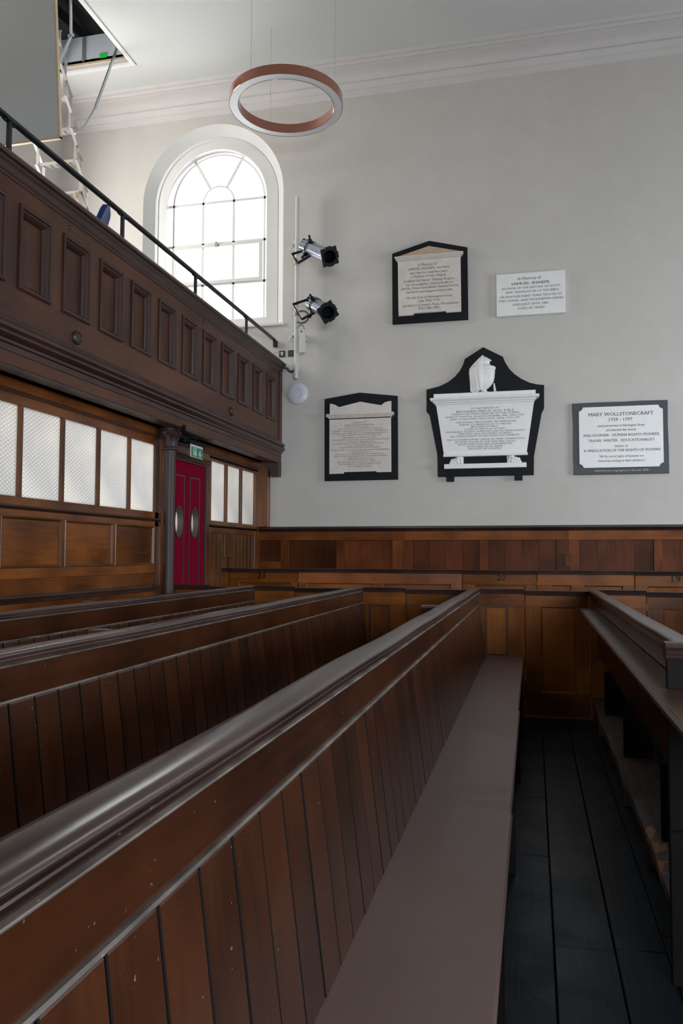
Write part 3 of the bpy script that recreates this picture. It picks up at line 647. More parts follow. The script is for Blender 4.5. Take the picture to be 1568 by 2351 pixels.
T_BARBAULD = [
   ('IN MEMORY OF', -2.017, 2.937, 0.164, 0.015),
   ('ANNA LÆTITIA BARBAULD,', -2.013, 2.91, 0.376, 0.019),
   ('DAUGHTER OF JOHN AIKIN, D. D.', -2.012, 2.885, 0.345, 0.013),
   ('AND WIFE OF THE REVD ROCHEMONT BARBAULD,', -2.006, 2.862, 0.546, 0.014),
   ('FORMERLY THE RESPECTED MINISTER OF THIS CONGREGATION.', -2.004, 2.837, 0.682, 0.014),
   ('SHE WAS BORN AT KIBWORTH IN LEICESTERSHIRE 20TH JUNE 1743,', -2.007, 2.811, 0.677, 0.013),
   ('AND DIED AT STOKE NEWINGTON 9TH MARCH 1825.', -2.015, 2.789, 0.543, 0.013),
   ('ENDOWED BY THE GIVER OF ALL GOOD', -2.01, 2.758, 0.422, 0.014),
   ('WITH WIT, GENIUS, POETIC TALENT, AND A VIGOROUS UNDERSTANDING,', -2.001, 2.732, 0.706, 0.013),
   ('SHE EMPLOYED THESE HIGH GIFTS', -2.007, 2.707, 0.352, 0.013),
   ('IN PROMOTING THE CAUSE OF HUMANITY, PEACE, AND JUSTICE,', -2.012, 2.685, 0.598, 0.013),
   ('OF CIVIL AND RELIGIOUS LIBERTY,', -2.008, 2.66, 0.357, 0.013),
   ('OF PURE, ARDENT, AND AFFECTIONATE DEVOTION.', -2.009, 2.637, 0.491, 0.014),
   ('LET THE YOUNG, NURTURED BY HER WRITINGS IN THE PURE SPIRIT', -2.008, 2.607, 0.722, 0.014),
   ('OF CHRISTIAN MORALITY,', -2.006, 2.581, 0.273, 0.013),
   ('LET THOSE OF MATURER YEARS CAPABLE OF APPRECIATING', -2.011, 2.558, 0.593, 0.014),
   ('THE ACUTENESS, THE BRILLIANT FANCY, AND SOUND REASONING', -2.002, 2.533, 0.654, 0.014),
   ('OF HER LITERARY COMPOSITIONS,', -2.009, 2.507, 0.342, 0.013),
   ('LET THE SURVIVING FEW WHO SHARED', -2.011, 2.484, 0.4, 0.013),
   ('HER DELIGHTFUL AND INSTRUCTIVE CONVERSATION', -2.012, 2.459, 0.537, 0.013),
   ('BEAR WITNESS THAT THIS MONUMENT RECORDS', -2.005, 2.436, 0.506, 0.014),
   ('NO EXAGGERATED PRAISE.', -2.006, 2.41, 0.272, 0.013),
]
T_PRICE = [
   ('TO THE MEMORY OF', -0.527, 3.047, 0.316, 0.018),
   ('RICHARD PRICE, D.D. F.R.S.', -0.52, 3.014, 0.662, 0.024),
   ('TWENTY-SIX YEARS MINISTER OF THIS CHAPEL;', -0.52, 2.984, 0.79, 0.018),
   ('BORN AT TYNTON, GLAMORGANSHIRE, FEBY 23RD 1723;', -0.528, 2.955, 0.893, 0.018),
   ('DIED AT HACKNEY, MIDDLESEX, APRIL 19TH 1791.', -0.52, 2.926, 0.802, 0.018),
   ('THEOLOGIAN, PHILOSOPHER, MATHEMATICIAN;', -0.515, 2.888, 0.694, 0.019),
   ('FRIEND TO FREEDOM AS TO VIRTUE;', -0.521, 2.859, 0.588, 0.018),
   ('BROTHER OF MAN;', -0.529, 2.833, 0.304, 0.018),
   ('LOVER OF TRUTH AS OF GOD;', -0.525, 2.806, 0.46, 0.018),
   ('HIS EMINENT TALENTS WERE MATCHED BY HIS INTEGRITY,', -0.522, 2.778, 0.909, 0.018),
   ('SIMPLICITY, AND GOODNESS OF HEART;', -0.519, 2.752, 0.614, 0.018),
   ('HIS MORAL DIGNITY BY HIS PROFOUND HUMILITY.', -0.524, 2.725, 0.792, 0.018),
   ('FEW HAVE BEEN MORE USEFUL IN THEIR GENERATION,', -0.519, 2.686, 0.886, 0.018),
   ('OR MORE VALUED BY THE WISE AND GOOD;', -0.524, 2.658, 0.7, 0.018),
   ('NONE MORE PURE AND DISINTERESTED.', -0.525, 2.631, 0.625, 0.018),
   ('HONOURED BE HIS NAME!', -0.527, 2.603, 0.4, 0.018),
   ('IMITATED HIS EXAMPLE!', -0.524, 2.577, 0.381, 0.018),
]


def slab(name, pts, y0, y1, mat, par, bev=.003, label=None, smooth=False):
    return MB().prism([(x, z) for x, z in pts], 'y', y0, y1, bev).build(name, mat, par, label)
# --- tablet: pedimented, upper left
t = thing('wall_tablet', (-1.17, YB, 4.12), 'pedimented cream marble tablet on black slate, the upper left one', 'memorial tablet')
slab('slate_back', [(-1.618, 4.984), (-1.17, 5.103), (-.719, 4.984), (-.713, 4.120), (-1.614, 4.120)], 9.362, YB-.001, 'slate', t)
slab('pediment', [(-1.547, 4.920), (-1.547, 4.934), (-1.17, 5.032), (-.791, 4.936), (-.791, 4.920)], 9.342, 9.362, 'stone', t, .002, 'sandy brown pediment')
slab('inscribed_panel', [(-1.545, 4.870), (-.797, 4.870), (-.792, 4.208), (-.966, 4.208), (-.970, 4.230), (-1.358, 4.230), (-1.360, 4.204), (-1.536, 4.204)], 9.332, 9.362, 'marble', t)
mb = MB()
for (z0, z1, e, d) in ((4.905, 4.922, .034, .05), (4.888, 4.905, .026, .044), (4.872, 4.888, .014, .034), (4.858, 4.872, .003, .022)): mb.box(-1.548-e, -.797+e, 9.335-d+.02, 9.362, z0, z1, .003)
mb.build('cornice', 'marble', t)
lettering(T_ROGERS, 9.3305, t, 'inkgrey')
# --- tablet: small plain white, upper right
t = thing('wall_tablet', (0, YB, 4.12), 'small plain white marble tablet without any dark frame, at upper right', 'memorial tablet')
MB().box(-.384, .389, 9.345, YB-.001, 4.122, 4.618, .005).build('marble_slab', 'marblew', t)
lettering(T_SHARPE[:1], 9.3435, t, 'inkgrey'); lettering(T_SHARPE[1:2], 9.3435, t, 'ink'); lettering(T_SHARPE[2:], 9.3435, t, 'inkgrey')
# --- tablet: lower left
t = thing('wall_tablet', (-2.0, YB, 2.245), 'marble tablet with eared pediment on black slate, lowest left beside the gallery end', 'memorial tablet')
slab('slate_back', [(-2.455, 3.247), (-2.02, 3.308), (-1.556, 3.248), (-1.552, 2.245), (-2.451, 2.243)], 9.362, YB-.001, 'slate', t)
ear = [(-2.385, 3.02), (-2.385, 3.181), (-2.355, 3.180), (-2.32, 3.168), (-2.29, 3.150), (-2.27, 3.134), (-2.007, 3.193), (-1.748, 3.136), (-1.73, 3.155), (-1.705, 3.172), (-1.67, 3.182), (-1.627, 3.185), (-1.627, 3.02)]
slab('eared_pediment', ear, 9.340, 9.362, 'marble', t, .002)
slab('inscribed_panel', [(-2.387, 3.0), (-1.631, 3.0), (-1.628, 2.332), (-1.803, 2.332), (-1.808, 2.349), (-2.208, 2.347), (-2.210, 2.324), (-2.386, 2.324)], 9.332, 9.362, 'marble', t)
mb = MB()
for (z0, z1, e, d) in ((3.030, 3.048, .036, .050), (3.014, 3.028, .036, .048), (2.998, 3.014, .014, .032), (2.982, 2.998, .0, .018)): mb.box(-2.386-e, -1.629+e, 9.335-d+.015, 9.362, z0, z1, .003)
mb.build('cornice', 'marble', t)
lettering(T_BARBAULD, 9.3305, t, 'inkgrey')
# --- monument with the draped urn
t = thing('urn_monument', (-.53, YB, 2.2), 'large sarcophagus-shaped white monument with draped urn on shaped black slate', 'memorial tablet')
PR = [(-1.206, 3.307), (-1.05, 3.336), (-.95, 3.382), (-.868, 3.443), (-.81, 3.51), (-.772, 3.581), (-.754, 3.650), (-.541, 3.777), (-.315, 3.650), (-.291, 3.576), (-.245, 3.50), (-.185, 3.439), (-.11, 3.378), (-.021, 3.330), (.06, 3.306), (.144, 3.298), (.141, 3.029), (.125, 3.01), (.110, 2.976), (.023, 2.483), (.019, 2.266), (-1.075, 2.266), (-1.079, 2.530), (-1.164, 2.995), (-1.18, 3.02), (-1.206, 3.043)]
slab('slate_back', PR, 9.360, YB-.001, 'slate', t)
slab('inscribed_panel', [(-1.09, 3.12), (.032, 3.12), (-.059, 2.515), (-.999, 2.515)], 9.300, 9.360, 'marblew', t)
mb = MB()
for (z0, z1, e, d) in ((3.185, 3.232, .018, .02), (3.155, 3.180, .058, .055), (3.143, 3.155, .050, .048), (3.122, 3.143, .026, .030), (3.100, 3.122, .006, .014)): mb.box(-1.096-e, .030+e, 9.300-d, 9.360, z0, z1, .004)
mb.build('cornice', 'marblew', t)
MB().box(-1.005, -.046, 9.280, 9.360, 2.490, 2.521, .003).build('lower_ledge', 'marblew', t)
MB().box(-.995, -.061, 9.280, 9.360, 2.350, 2.404, .003).build('base_shelf', 'marblew', t)
for sx, x0 in ((1, -.94), (-1, -.115)):
    mb = MB()
    def ball(u, z, r, y=9.325, e=1.0): mb.lathe([(r*e*sin(pi*i/6)+.0004, -r*cos(pi*i/6)) for i in range(7)], (x0+sx*u, y, z), 10)
    for u, z, r in ((.020, 2.420, .020), (.045, 2.422, .022), (.072, 2.422, .022), (.035, 2.448, .022), (.065, 2.452, .026), (.095, 2.455, .030), (.110, 2.475, .030), (.105, 2.43, .026), (.130, 2.470, .026), (.14, 2.44, .022), (.145, 2.42, .016)): ball(u, z, r)
    mb.box(x0+sx*.08 if sx > 0 else x0-.165, x0+.165 if sx > 0 else x0-.08, 9.33, 9.36, 2.404, 2.49); mb.build('lion_paw_foot', 'marblew', t, smooth=True)
urn = [(.022, 3.236), (.055, 3.236), (.055, 3.246), (.040, 3.250), (.030, 3.262), (.030, 3.272), (.050, 3.285), (.085, 3.315), (.112, 3.36), (.122, 3.41), (.128, 3.47), (.128, 3.500), (.136, 3.503), (.136, 3.532), (.128, 3.538), (.085, 3.555), (.066, 3.575), (.070, 3.60), (.088, 3.606), (.088, 3.614), (.06, 3.635), (.03, 3.655), (.004, 3.664)]
mb = MB(); mb.lathe([(r, z) for r, z in urn], (-.535, 9.345, 0), 28)
for v in mb.bm.verts: v.co.y = 9.358-(9.358-v.co.y)*.55
mb.build('urn', 'marblew', t, smooth=True)
mb = MB()
for i in range(10):
    u = i/9; A = []
    for k in range(17):
        v = k/16; sp_ = min(1, v*3.2)**.6
        A.append((-.542-.016*sp_-(.118*u+.012*(1-v))*sp_+.006*sin(v*7+i*1.7)*v, 9.272+.062*u*u+.010*sin(i*2.3+v*4)*v+.03*(1-sp_), 3.662-.412*v-(.0 if v else 0)+.0*u-.035*u*(1-v)*sp_))
    mb.tube(A, .012, 7, [.010+.010*min(1, k/5)-.004*max(0, k-12)/4 for k in range(17)])
mb.tube([(-.67, 9.33, 3.25), (-.62, 9.32, 3.252), (-.585, 9.32, 3.27), (-.56, 9.325, 3.32)], .018, 8, [.016, .022, .018, .012])
mb.tube([(-.42, 9.345, 3.34), (-.415, 9.342, 3.29), (-.408, 9.345, 3.24)], .014, 6, [.008, .013, .016])
mb.build('draped_cloth', 'marblew', t, smooth=True)
lettering(T_PRICE, 9.2985, t, 'inkgrey')
for x0 in (-.970, -.190): MB().box(x0, x0+.083, 9.335, YB-.001, 2.207, 2.268, .003).build('support_bracket', 'slate', t)
# --- modern tablet, right
t = thing('wall_tablet', (.96, YB, 2.255), 'landscape white tablet with scooped corners on dark grey slate, farthest right', 'memorial tablet')
mb = MB(); mb.prism([(.453, 3.069), (.7, 3.072), (1.0, 3.069), (1.2, 3.073), (1.467, 3.069), (1.463, 2.8), (1.469, 2.5), (1.469, 2.255), (.463, 2.257), (.457, 2.5), (.461, 2.8)], 'y', 9.362, YB-.001, .003); mb.build('slate_back', plain('dark_grey_slate', (.042, .050, .062), .5), t)
scp = []
for (cx, cz, a0) in ((.520, 3.016, -90), (1.411, 3.016, 180), (1.411, 2.330, 90), (.520, 2.330, 0)):
    P = arc(cx, cz, .045, a0, a0+90, 6); scp += P
scp = [(x, z) for x, z in scp]
slab('inscribed_panel', scp, 9.340, 9.362, 'marblew', t, .002)
lettering(T_MARY, 9.3385, t, 'ink', slant=(8, 9)); lettering(T_RAISED, 9.3605, t, 'inkw', 'slate_lettering')

# ------------------------------------------------------------------ dado panelling on the back wall
dd = thing('wall_panelling', (-.3, YB, 0), 'reddish panelled dado with dark cap along the back wall', 'panelling', None, 'structure')
MB().box(-3.29, 5.9, 9.385, YB-.001, 0, 1.64).build('backing', 'dado_z', dd)
MB().prism([(9.395, 1.625), (9.350, 1.628), (9.345, 1.640), (9.330, 1.648), (9.318, 1.665), (9.320, 1.680), (9.335, 1.690), (9.397, 1.692)], 'x', -3.27, 5.9).build('dado_cap', 'rail_x', dd, smooth=True)
MT['dado_p'] = wood('dado_panel_wood_shaded', (.036, .0085, .003), (.125, .033, .009), .45, 'z', 0, False, vary=.25, spec=.1)  # panels coloured darker than the frame, standing in for recess shade
def dbox(name, x0, x1, z0, z1, m, y=9.350): return MB().box(x0, x1, y, 9.386, z0, z1, .003).build(name, m, dd)
units = [(-3.265, -3.10, [(-3.262, -3.003)]), (-2.892, 0, []), ]
recs = [(-3.257, -3.003), (-2.892, -2.302), (-2.209, -1.619), (-1.374, -.603), (-.499, .258), (.507, 1.290), (1.382, 2.16), (2.42, 3.2), (3.3, 4.08), (4.3, 5.1)]
edges = [-3.29]+[v for r in recs for v in r]+[5.9]
splits = {1: None}
dbox('top_rail', -3.29, -1.4835, 1.5225, 1.628, 'dado_x'); dbox('top_rail', -1.4825, .385, 1.5225, 1.628, 'dado_x'); dbox('top_rail', .387, 2.29, 1.5225, 1.628, 'dado_x'); dbox('top_rail', 2.292, 5.9, 1.5225, 1.628, 'dado_x')
dbox('bottom_rail', -3.29, -3.003, 1.14, 1.268, 'dado_x'); dbox('bottom_rail', -2.892, 5.9, .95, 1.10, 'dado_x')
for (a, b_) in zip([r[1] for r in recs[:-1]], [r[0] for r in recs[1:]]):
    cuts = [c_ for c_ in (-1.483, .386, 2.291) if a < c_ < b_]
    P = [a]+cuts+[b_]
    for p, q_ in zip(P[:-1], P[1:]): dbox('stile', p+.0008, q_-.0008, .95, 1.522, 'dado_z')
for i, (a, b_) in enumerate(recs):
    n = 1 if i < 3 else 4; w_ = (b_-a)/n
    for k in range(n): MB().box(a+k*w_+(.001 if i else -.03), a+(k+1)*w_-.001, 9.376, 9.3851, (1.268 if i == 0 else 1.10), 1.522, .001).build('panel_board', 'dado_p', dd)
MB().box(.352, .412, 9.335, 9.360, 1.225, 1.36).box(.345, .418, 9.325, 9.360, 1.36, 1.374).build('small_block', 'dado_z', dd)
# ------------------------------------------------------------------ second partition with the numbered doors
Y2 = 8.2
def cap_x(name, x0, x1, yc, z, par, mat='rail_x', s=1.0):
    P = [(-.03, -.042), (-.038, -.036), (-.034, -.030), (-.038, -.024), (-.040, -.016), (-.030, -.012), (-.036, -.004), (-.030, .000), (.03, .000), (.036, -.006), (.034, -.042)]
    return MB().prism([(yc+a*s, z+b_*s) for a, b_ in P], 'x', x0, x1).build(name, mat, par, smooth=True)
row = thing('numbered_pew_front', (-.7, Y2, 0), 'long panelled pew front standing before the back wall', 'pew front')
def framed(par, x0, x1, z0, z1, yf, recess, stile, top, bot, th=.03, mat=('panel_z', 'panel_x'), rail_top=True, raised=None, nm=''):
    """frame-and-panel unit with one or more recessed panels; recess = list of (x0,x1) openings"""
    zt, zb = z1-top, z0+bot
    xs = [x0]+[v for r in recess for v in r]+[x1]
    MB().box(x0, x1, yf, yf+th, zt, z1, .0015).build(nm+'top_rail', mat[1], par)
    MB().box(x0, x1, yf, yf+th, z0, zb, .0015).build(nm+'bottom_rail', mat[1], par)
    for i in range(0, len(xs), 2): MB().box(xs[i], xs[i+1], yf+.0005, yf+th, zb, zt, .0015).build('stile', mat[0], par)
    for (a, b_) in recess:
        p = MB().box(a-.002, b_+.002, yf+.016, yf+th-.004, zb-.002, zt+.002).build('panel', mat[0], par)
        mb = MB()
        for (d0, h0), (d1, h1) in (((0, 0), (.006, .004)), ((.006, .004), (.010, .012)), ((.010, .012), (.012, .016))):
            L0 = [(a+d0, yf+h0, zb+d0), (b_-d0, yf+h0, zb+d0), (b_-d0, yf+h0, zt-d0), (a+d0, yf+h0, zt-d0)]; L1 = [(a+d1, yf+h1, zb+d1), (b_-d1, yf+h1, zb+d1), (b_-d1, yf+h1, zt-d1), (a+d1, yf+h1, zt-d1)]
            mb.strip(L0, L1, True)
        mb.build('panel_bead', mat[0], p)
MT['orange_x'] = wood('bright_orange_pine', (.13, .035, .008), (.30, .090, .018), .35, 'x', .3, False)
MT['orange_z'] = wood('bright_orange_pine_upright', (.13, .035, .008), (.30, .090, .018), .35, 'z', .3, False)
framed(row, -3.41, -3.225, .1, 1.175, Y2, [(-3.37, -3.26)], .03, .33, .12)
framed(row, -2.435, -.705, .1, 1.175, Y2, [(-2.349, -1.624), (-1.527, -.815)], .1, .124, .12, mat=('orange_z', 'orange_x'))
framed(row, .042, .948, .1, 1.175, Y2, [(.167, .362), (.477, .846)], .1, .12, .12)
framed(row, 1.86, 3.5, .1, 1.175, Y2, [(1.95, 2.6), (2.7, 3.4)], .1, .12, .12)
framed(row, 4.5, 5.6, .1, 1.175, Y2, [(4.6, 5.0), (5.1, 5.5)], .1, .12, .12)
for a, b_ in ((-3.435, -3.225), (-2.437, -.705), (.040, .950), (1.858, 3.502), (4.498, 5.6)): cap_x('cap', a, b_, Y2+.01, 1.203, row)
MB().box(-3.27, 5.9, Y2-.02, YB-.02, 0, .1).build('plinth', 'darkwood', row)
def numbered_door(x0, x1, num, label, kx):
    d_ = thing('numbered_door', ((x0+x1)/2, Y2, .1), label, 'pew door')
    framed(d_, x0+.005, x1-.005, .1, 1.165, Y2-.004, [(x0+.12, x1-.075 if num == '21' else x1-.11)], .1, .112, .14)
    cap_x('cap', x0-.003, x1+.003, Y2+.01, 1.199, d_)
    lettering([(num, kx, 1.125, .088, .056)], Y2-.0055, d_, 'numink', 'painted_number')
    lettering([(num, kx+.004, 1.125, .088, .056)], Y2-.0055, d_, 'numink', 'painted_number')
    MB().tube([(x1+.001, Y2-.012, 1.05), (x1+.001, Y2-.012, 1.09)], .007, 6).build('hinge', 'brass', d_)
numbered_door(-3.22, -2.441, '21', 'dark pew door painted with the number 21', -2.848)
numbered_door(-.700, .037, '20', 'pew door painted with the number 20', -.315)
numbered_door(.953, 1.855, '19', 'pew door painted with the number 19, farthest right', 1.324)
# ------------------------------------------------------------------ first partition and doors at the far pew ends
Y1 = 6.94
pf = thing('pew_front', (0, Y1+.03, 0), 'panelled pew front closing the far ends of the nearer pews', 'pew front')
def fixed(x0, x1, panel):
    a, b_ = panel
    MB().box(x0, x1, Y1, Y1+.03, .914, 1.026, .0015).build('top_rail', 'panel_x', pf)
    MB().box(x0, x1, Y1, Y1+.03, .0, .50, .0015).build('bottom_rail', 'panel_x', pf)
    if a is None: MB().box(x0, x1, Y1, Y1+.03, .5, .914, .0015).build('panel', 'panel_z', pf); return
    MB().box(x0, a, Y1+.0005, Y1+.03, .50, .914, .0015).build('stile', 'panel_z', pf); MB().box(b_, x1, Y1+.0005, Y1+.03, .50, .914, .0015).build('stile', 'panel_z', pf)
    p = MB().box(a, b_, Y1+.006, Y1+.026, .50, .914).build('panel', 'panel_z', pf)
    mb = MB()
    L = lambda d, h: [(a+d, Y1+h, .50+d), (b_-d, Y1+h, .50+d), (b_-d, Y1+h, .914-d), (a+d, Y1+h, .914-d)]
    for (d0, h0), (d1, h1) in (((-.004, 0), (0, -.006)), ((0, -.006), (.006, -.006)), ((.006, -.006), (.012, .006))): mb.strip(L(d0, h0), L(d1, h1), True)
    mb.build('panel_bead', 'rail_x', p)
PX = [-2.50, -1.49, -.48, .484, 1.47, 2.46, 3.45, 4.44]
for X0 in PX:
    fixed(X0-.03, X0+.408, (X0+.082, X0+.265)); cap_x('cap', X0-.04, X0+.410, Y1+.012, 1.066, pf)
fixed(-3.27, -2.90, (-3.15, -2.99)); cap_x('cap', -3.27, -2.895, Y1+.012, 1.066, pf)
def pew_door(x0, x1, label):
    d_ = thing('pew_door', ((x0+x1)/2, Y1, 0), label, 'pew door')
    n_ = x1-x0
    framed(d_, x0+.004, x1-.004, .012, 1.024, Y1-.001, [(x0+.13*n_/.54, x0+.405*n_/.54)] if n_ < .5 else [(x0+.128, x1-.115 if n_ < .6 else x1-.13)], .1, .105, .195)
    cap_x('cap', x0+.001, x1-.001, Y1+.012, 1.054, d_)
    MB().tube([(x0+.002, Y1-.010, .90), (x0+.002, Y1-.010, .96)], .005, 6).tube([(x0+.002, Y1-.010, .15), (x0+.002, Y1-.010, .21)], .005, 6).build('hinge', 'brass', d_)
pew_door(-2.893, -2.545, 'narrow pew door beside the column at the leftmost pew')
pew_door(-2.090, -1.533, 'panelled pew door ending the second compartment from the glazed screen')
pew_door(-1.080, -.523, 'panelled pew door behind the long rail with a stub cap in front')
pew_door(-.070, .452, 'tall recessed-panel pew door at the end of the black boarded passage')
pew_door(.895, 1.438, 'pew door on the far right beyond the book shelf')
for X0, q in zip(PX[4:-1], ('first', 'second', 'third')): pew_door(X0+.412, X0+.955, q+' pew door beyond the one past the book shelf')

# ------------------------------------------------------------------ pews
PZ = 1.083
RAILP = [(a, z-.012) for a, z in [(-.034, 1.035), (-.036, 1.050), (-.041, 1.056), (-.043, 1.066), (-.040, 1.0765), (-.034, 1.0815), (-.020, 1.083), (.004, 1.0832), (.020, 1.0822), (.029, 1.079), (.034, 1.0745), (.0355, 1.070), (.033, 1.0665), (.0285, 1.0655), (.0285, 1.063), (.0345, 1.0615), (.0355, 1.0585), (.031, 1.0565), (.031, 1.055), (.0365, 1.0535), (.0365, 1.0505), (.031, 1.0485), (.031, 1.038), (.028, 1.038), (.028, 1.035)]]
FILP = [(a, z-.012) for a, z in [(.030, 1.0475), (.0405, 1.0455), (.0415, 1.0435), (.0395, 1.0405), (.030, 1.039)]]
def pew(X0, ya, yb, label, stub=None, seatjoint=(2.75, 4.55), shelf=False, mats=None):
    p = thing('box_pew', (X0, (ya+yb)/2, 0), label, 'pew', 'long box pews with slatted backs'); cy = (ya+yb)/2
    n = 40; mb = MB(); rows = []
    for i in range(n+1):
        yy = ya+(yb-ya)*i/n; wv = .0015*sin(yy*2.3+X0)+.001*sin(yy*5.1)
        rows.append([(X0+a*(1+.04*sin(yy*3.7))+wv, yy, z+.0015*sin(yy*4.3+X0)) for a, z in RAILP])
    for i in range(n): mb.strip(rows[i], rows[i+1], True)
    mb.bm.faces.new([mb.bm.verts.new(q) for q in rows[0]]); mb.bm.faces.new([mb.bm.verts.new(q) for q in rows[-1]])
    mb.build('rail_cap', 'rail', p, smooth=True)
    MB().prism([(X0+a, z) for a, z in FILP], 'y', ya+.002, yb-.002).build('worn_fillet', 'wornedge', p, None if False else 'pale worn edge under the rail')
    MB().box(X0-.004, X0+.028, ya, yb, .932, 1.026, .002).build('top_board', 'pew_y', p)
    MB().prism([(X0+.0, .9245), (X0+.034, .9245), (X0+.0365, .928), (X0+.034, .9325), (X0+.0, .934)], 'y', ya, yb).build('ledge_bead', 'wornedge', p)
    # raked matchboards
    W = .1225; s0 = MB()
    a = (X0+.004, X0+.030, X0+.088, X0+.058); y0 = 0
    P = [(X0+.004, .924), (X0+.032, .924), (X0+.0335, .920), (X0+.0885, .478), (X0+.060, .478)]
    A = [(x, z) for x, z in P]
    def quad(yy): return [s0.bm.verts.new((x, yy, z)) for x, z in A]
    r0 = [s0.bm.verts.new((x-(.002 if k in (2, 3) else 0), .0030, z)) for k, (x, z) in enumerate(A)]; r1 = [s0.bm.verts.new((x, .0044, z)) for x, z in A]
    r2 = [s0.bm.verts.new((x, W-.0044, z)) for x, z in A]; r3 = [s0.bm.verts.new((x-(.002 if k in (2, 3) else 0), W-.0030, z)) for k, (x, z) in enumerate(A)]
    for u, v in ((r0, r1), (r1, r2), (r2, r3)):
        for k in range(5): s0.bm.faces.new((u[k], v[k], v[(k+1) % 5], u[(k+1) % 5]))
    s0.bm.faces.new(r0); s0.bm.faces.new(r3[::-1])
    for v in s0.bm.verts: v.co.y += ya
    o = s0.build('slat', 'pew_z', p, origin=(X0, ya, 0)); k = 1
    o.data.materials.append(MT['darkwood'])  # slat sides coloured dark to stand in for shade in the joints
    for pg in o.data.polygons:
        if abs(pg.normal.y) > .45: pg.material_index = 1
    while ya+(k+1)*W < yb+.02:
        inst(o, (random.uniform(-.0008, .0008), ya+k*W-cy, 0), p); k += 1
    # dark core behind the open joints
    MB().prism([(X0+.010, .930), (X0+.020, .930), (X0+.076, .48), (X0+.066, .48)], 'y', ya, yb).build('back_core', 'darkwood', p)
    # seat planks
    J = [ya]+list(seatjoint)+[yb]
    for i in range(len(J)-1):
        e = .402-(.006 if i == 2 else 0)+(.004 if i == 0 else 0)
        MB().prism([(X0+.083, .478), (X0+.083, .5-.001*i), (X0+e-.006, .5-.001*i), (X0+e, .494-.001*i), (X0+e, .482), (X0+e-.004, .478)], 'y', J[i]+.0012, J[i+1]-.0012, .0).build('seat_plank', 'seat', p)
    MB().box(X0+.365, X0+.385, ya, yb, .43, .478).build('seat_rail', 'darkwood', p)
    for yy in (-.5, .92, 2.22, 3.55, 4.95, 6.2):
        if ya < yy < yb: MB().box(X0+(.2 if X0 > .4 else .115), X0+.395, yy-.012, yy+.012, 0, .478, .002).build('seat_support', 'darkwood', p)
    return p
YA = -1.9
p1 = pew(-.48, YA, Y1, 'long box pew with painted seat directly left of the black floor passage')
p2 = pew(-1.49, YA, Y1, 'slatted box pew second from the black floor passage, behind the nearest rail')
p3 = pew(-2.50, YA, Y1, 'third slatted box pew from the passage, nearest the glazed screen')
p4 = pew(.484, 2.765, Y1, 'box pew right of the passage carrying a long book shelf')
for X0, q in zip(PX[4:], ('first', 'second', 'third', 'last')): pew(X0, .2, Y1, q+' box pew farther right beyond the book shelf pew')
# wall pew against the screen
wp = thing('wall_pew', (-3.24, 2.2, 0), 'low wall pew set against the glazed screen behind the column', 'pew')
MB().prism([(-3.278, 1.02), (-3.278, 1.083), (-3.225, 1.083), (-3.208, 1.076), (-3.206, 1.068), (-3.214, 1.062), (-3.206, 1.055), (-3.214, 1.048), (-3.214, 1.035), (-3.235, 1.02)], 'y', YA, 6.47).build('rail_cap', 'rail', wp, smooth=True)
MB().box(-3.278, -3.225, YA, 6.47, .5, 1.036).build('back_board', 'number_y', wp)
MB().box(-3.225, -2.93, YA, 6.47, .478, .5, .003).build('seat_plank', 'seat', wp)
for yy in (-1, .9, 2.8, 4.6, 6.3): MB().box(-3.2, -2.96, yy-.012, yy+.012, 0, .478).build('seat_support', 'darkwood', wp)
# transverse standards with moulded stub caps
def stub(parent, X0, yy, xl, full=False):
    if full:
        MB().box(xl+.005, X0+.36, yy, yy+.028, 0, .478, .003).box(xl+.005, X0+.06, yy, yy+.028, .478, .895, .003).box(xl+.005, X0+.036, yy, yy+.028, .922, 1.03, .003).build('end_standard', 'darkwood', parent)
    else: MB().box(xl+.01, X0-.004, yy+.004, yy+.024, .0, 1.03, .002).build('end_standard', 'pew_z', parent)
    P = [(-.014, 1.030), (-.020, 1.036), (-.016, 1.042), (-.022, 1.050), (-.023, 1.056), (-.014, 1.060), (-.022, 1.068), (-.018, 1.078), (-.006, 1.082), (.040, 1.082), (.048, 1.07), (.046, 1.03)]
    MB().prism([(yy+a, z) for a, z in [(a_, z_-.010) for a_, z_ in P]], 'x', xl, X0+.036 if full else X0-.03).build('stub_cap', 'rail_x', parent, smooth=True)
stub(p4, .484, 2.755, .408, True)
stub(p1, -.48, 4.43, -.605); stub(p2, -1.49, 2.68, -1.595); stub(p3, -2.50, 4.28, -2.60)
# book shelf on the passage side of the right-hand pew
MT['shelf2'] = wood('shelf_wood_red', (.060, .024, .014), (.15, .065, .036), .32, 'x', .4, True, vary=.1)
def shelfseg(y0, y1, x0, x1, m): return MB().prism([(x0+.006, .898), (x0, .904), (x0, .914), (x0+.006, .921), (x1, .921), (x1, .898)], 'y', y0, y1).build('shelf_plank', m, p4)
shelfseg(2.757, Y1, .366, .481, 'shelf')
MB().prism([(.362, .893), (.355, .902), (.355, .914), (.362, .9225), (.368, .9225), (.368, .893)], 'y', .6, Y1-.002).build('shelf_nosing', 'rail', p4, smooth=True)
shelfseg(.6, 2.754, .368, .80, 'shelf2')
MB().box(.41, .78, .75, .778, 0, .898, .002).build('end_standard', 'darkwood', p4)
for yy in (3.55, 4.95, 6.2): MB().box(.50, .66, yy-.012, yy+.012, .188, .50, .002).build('seat_support', 'darkwood', p4)
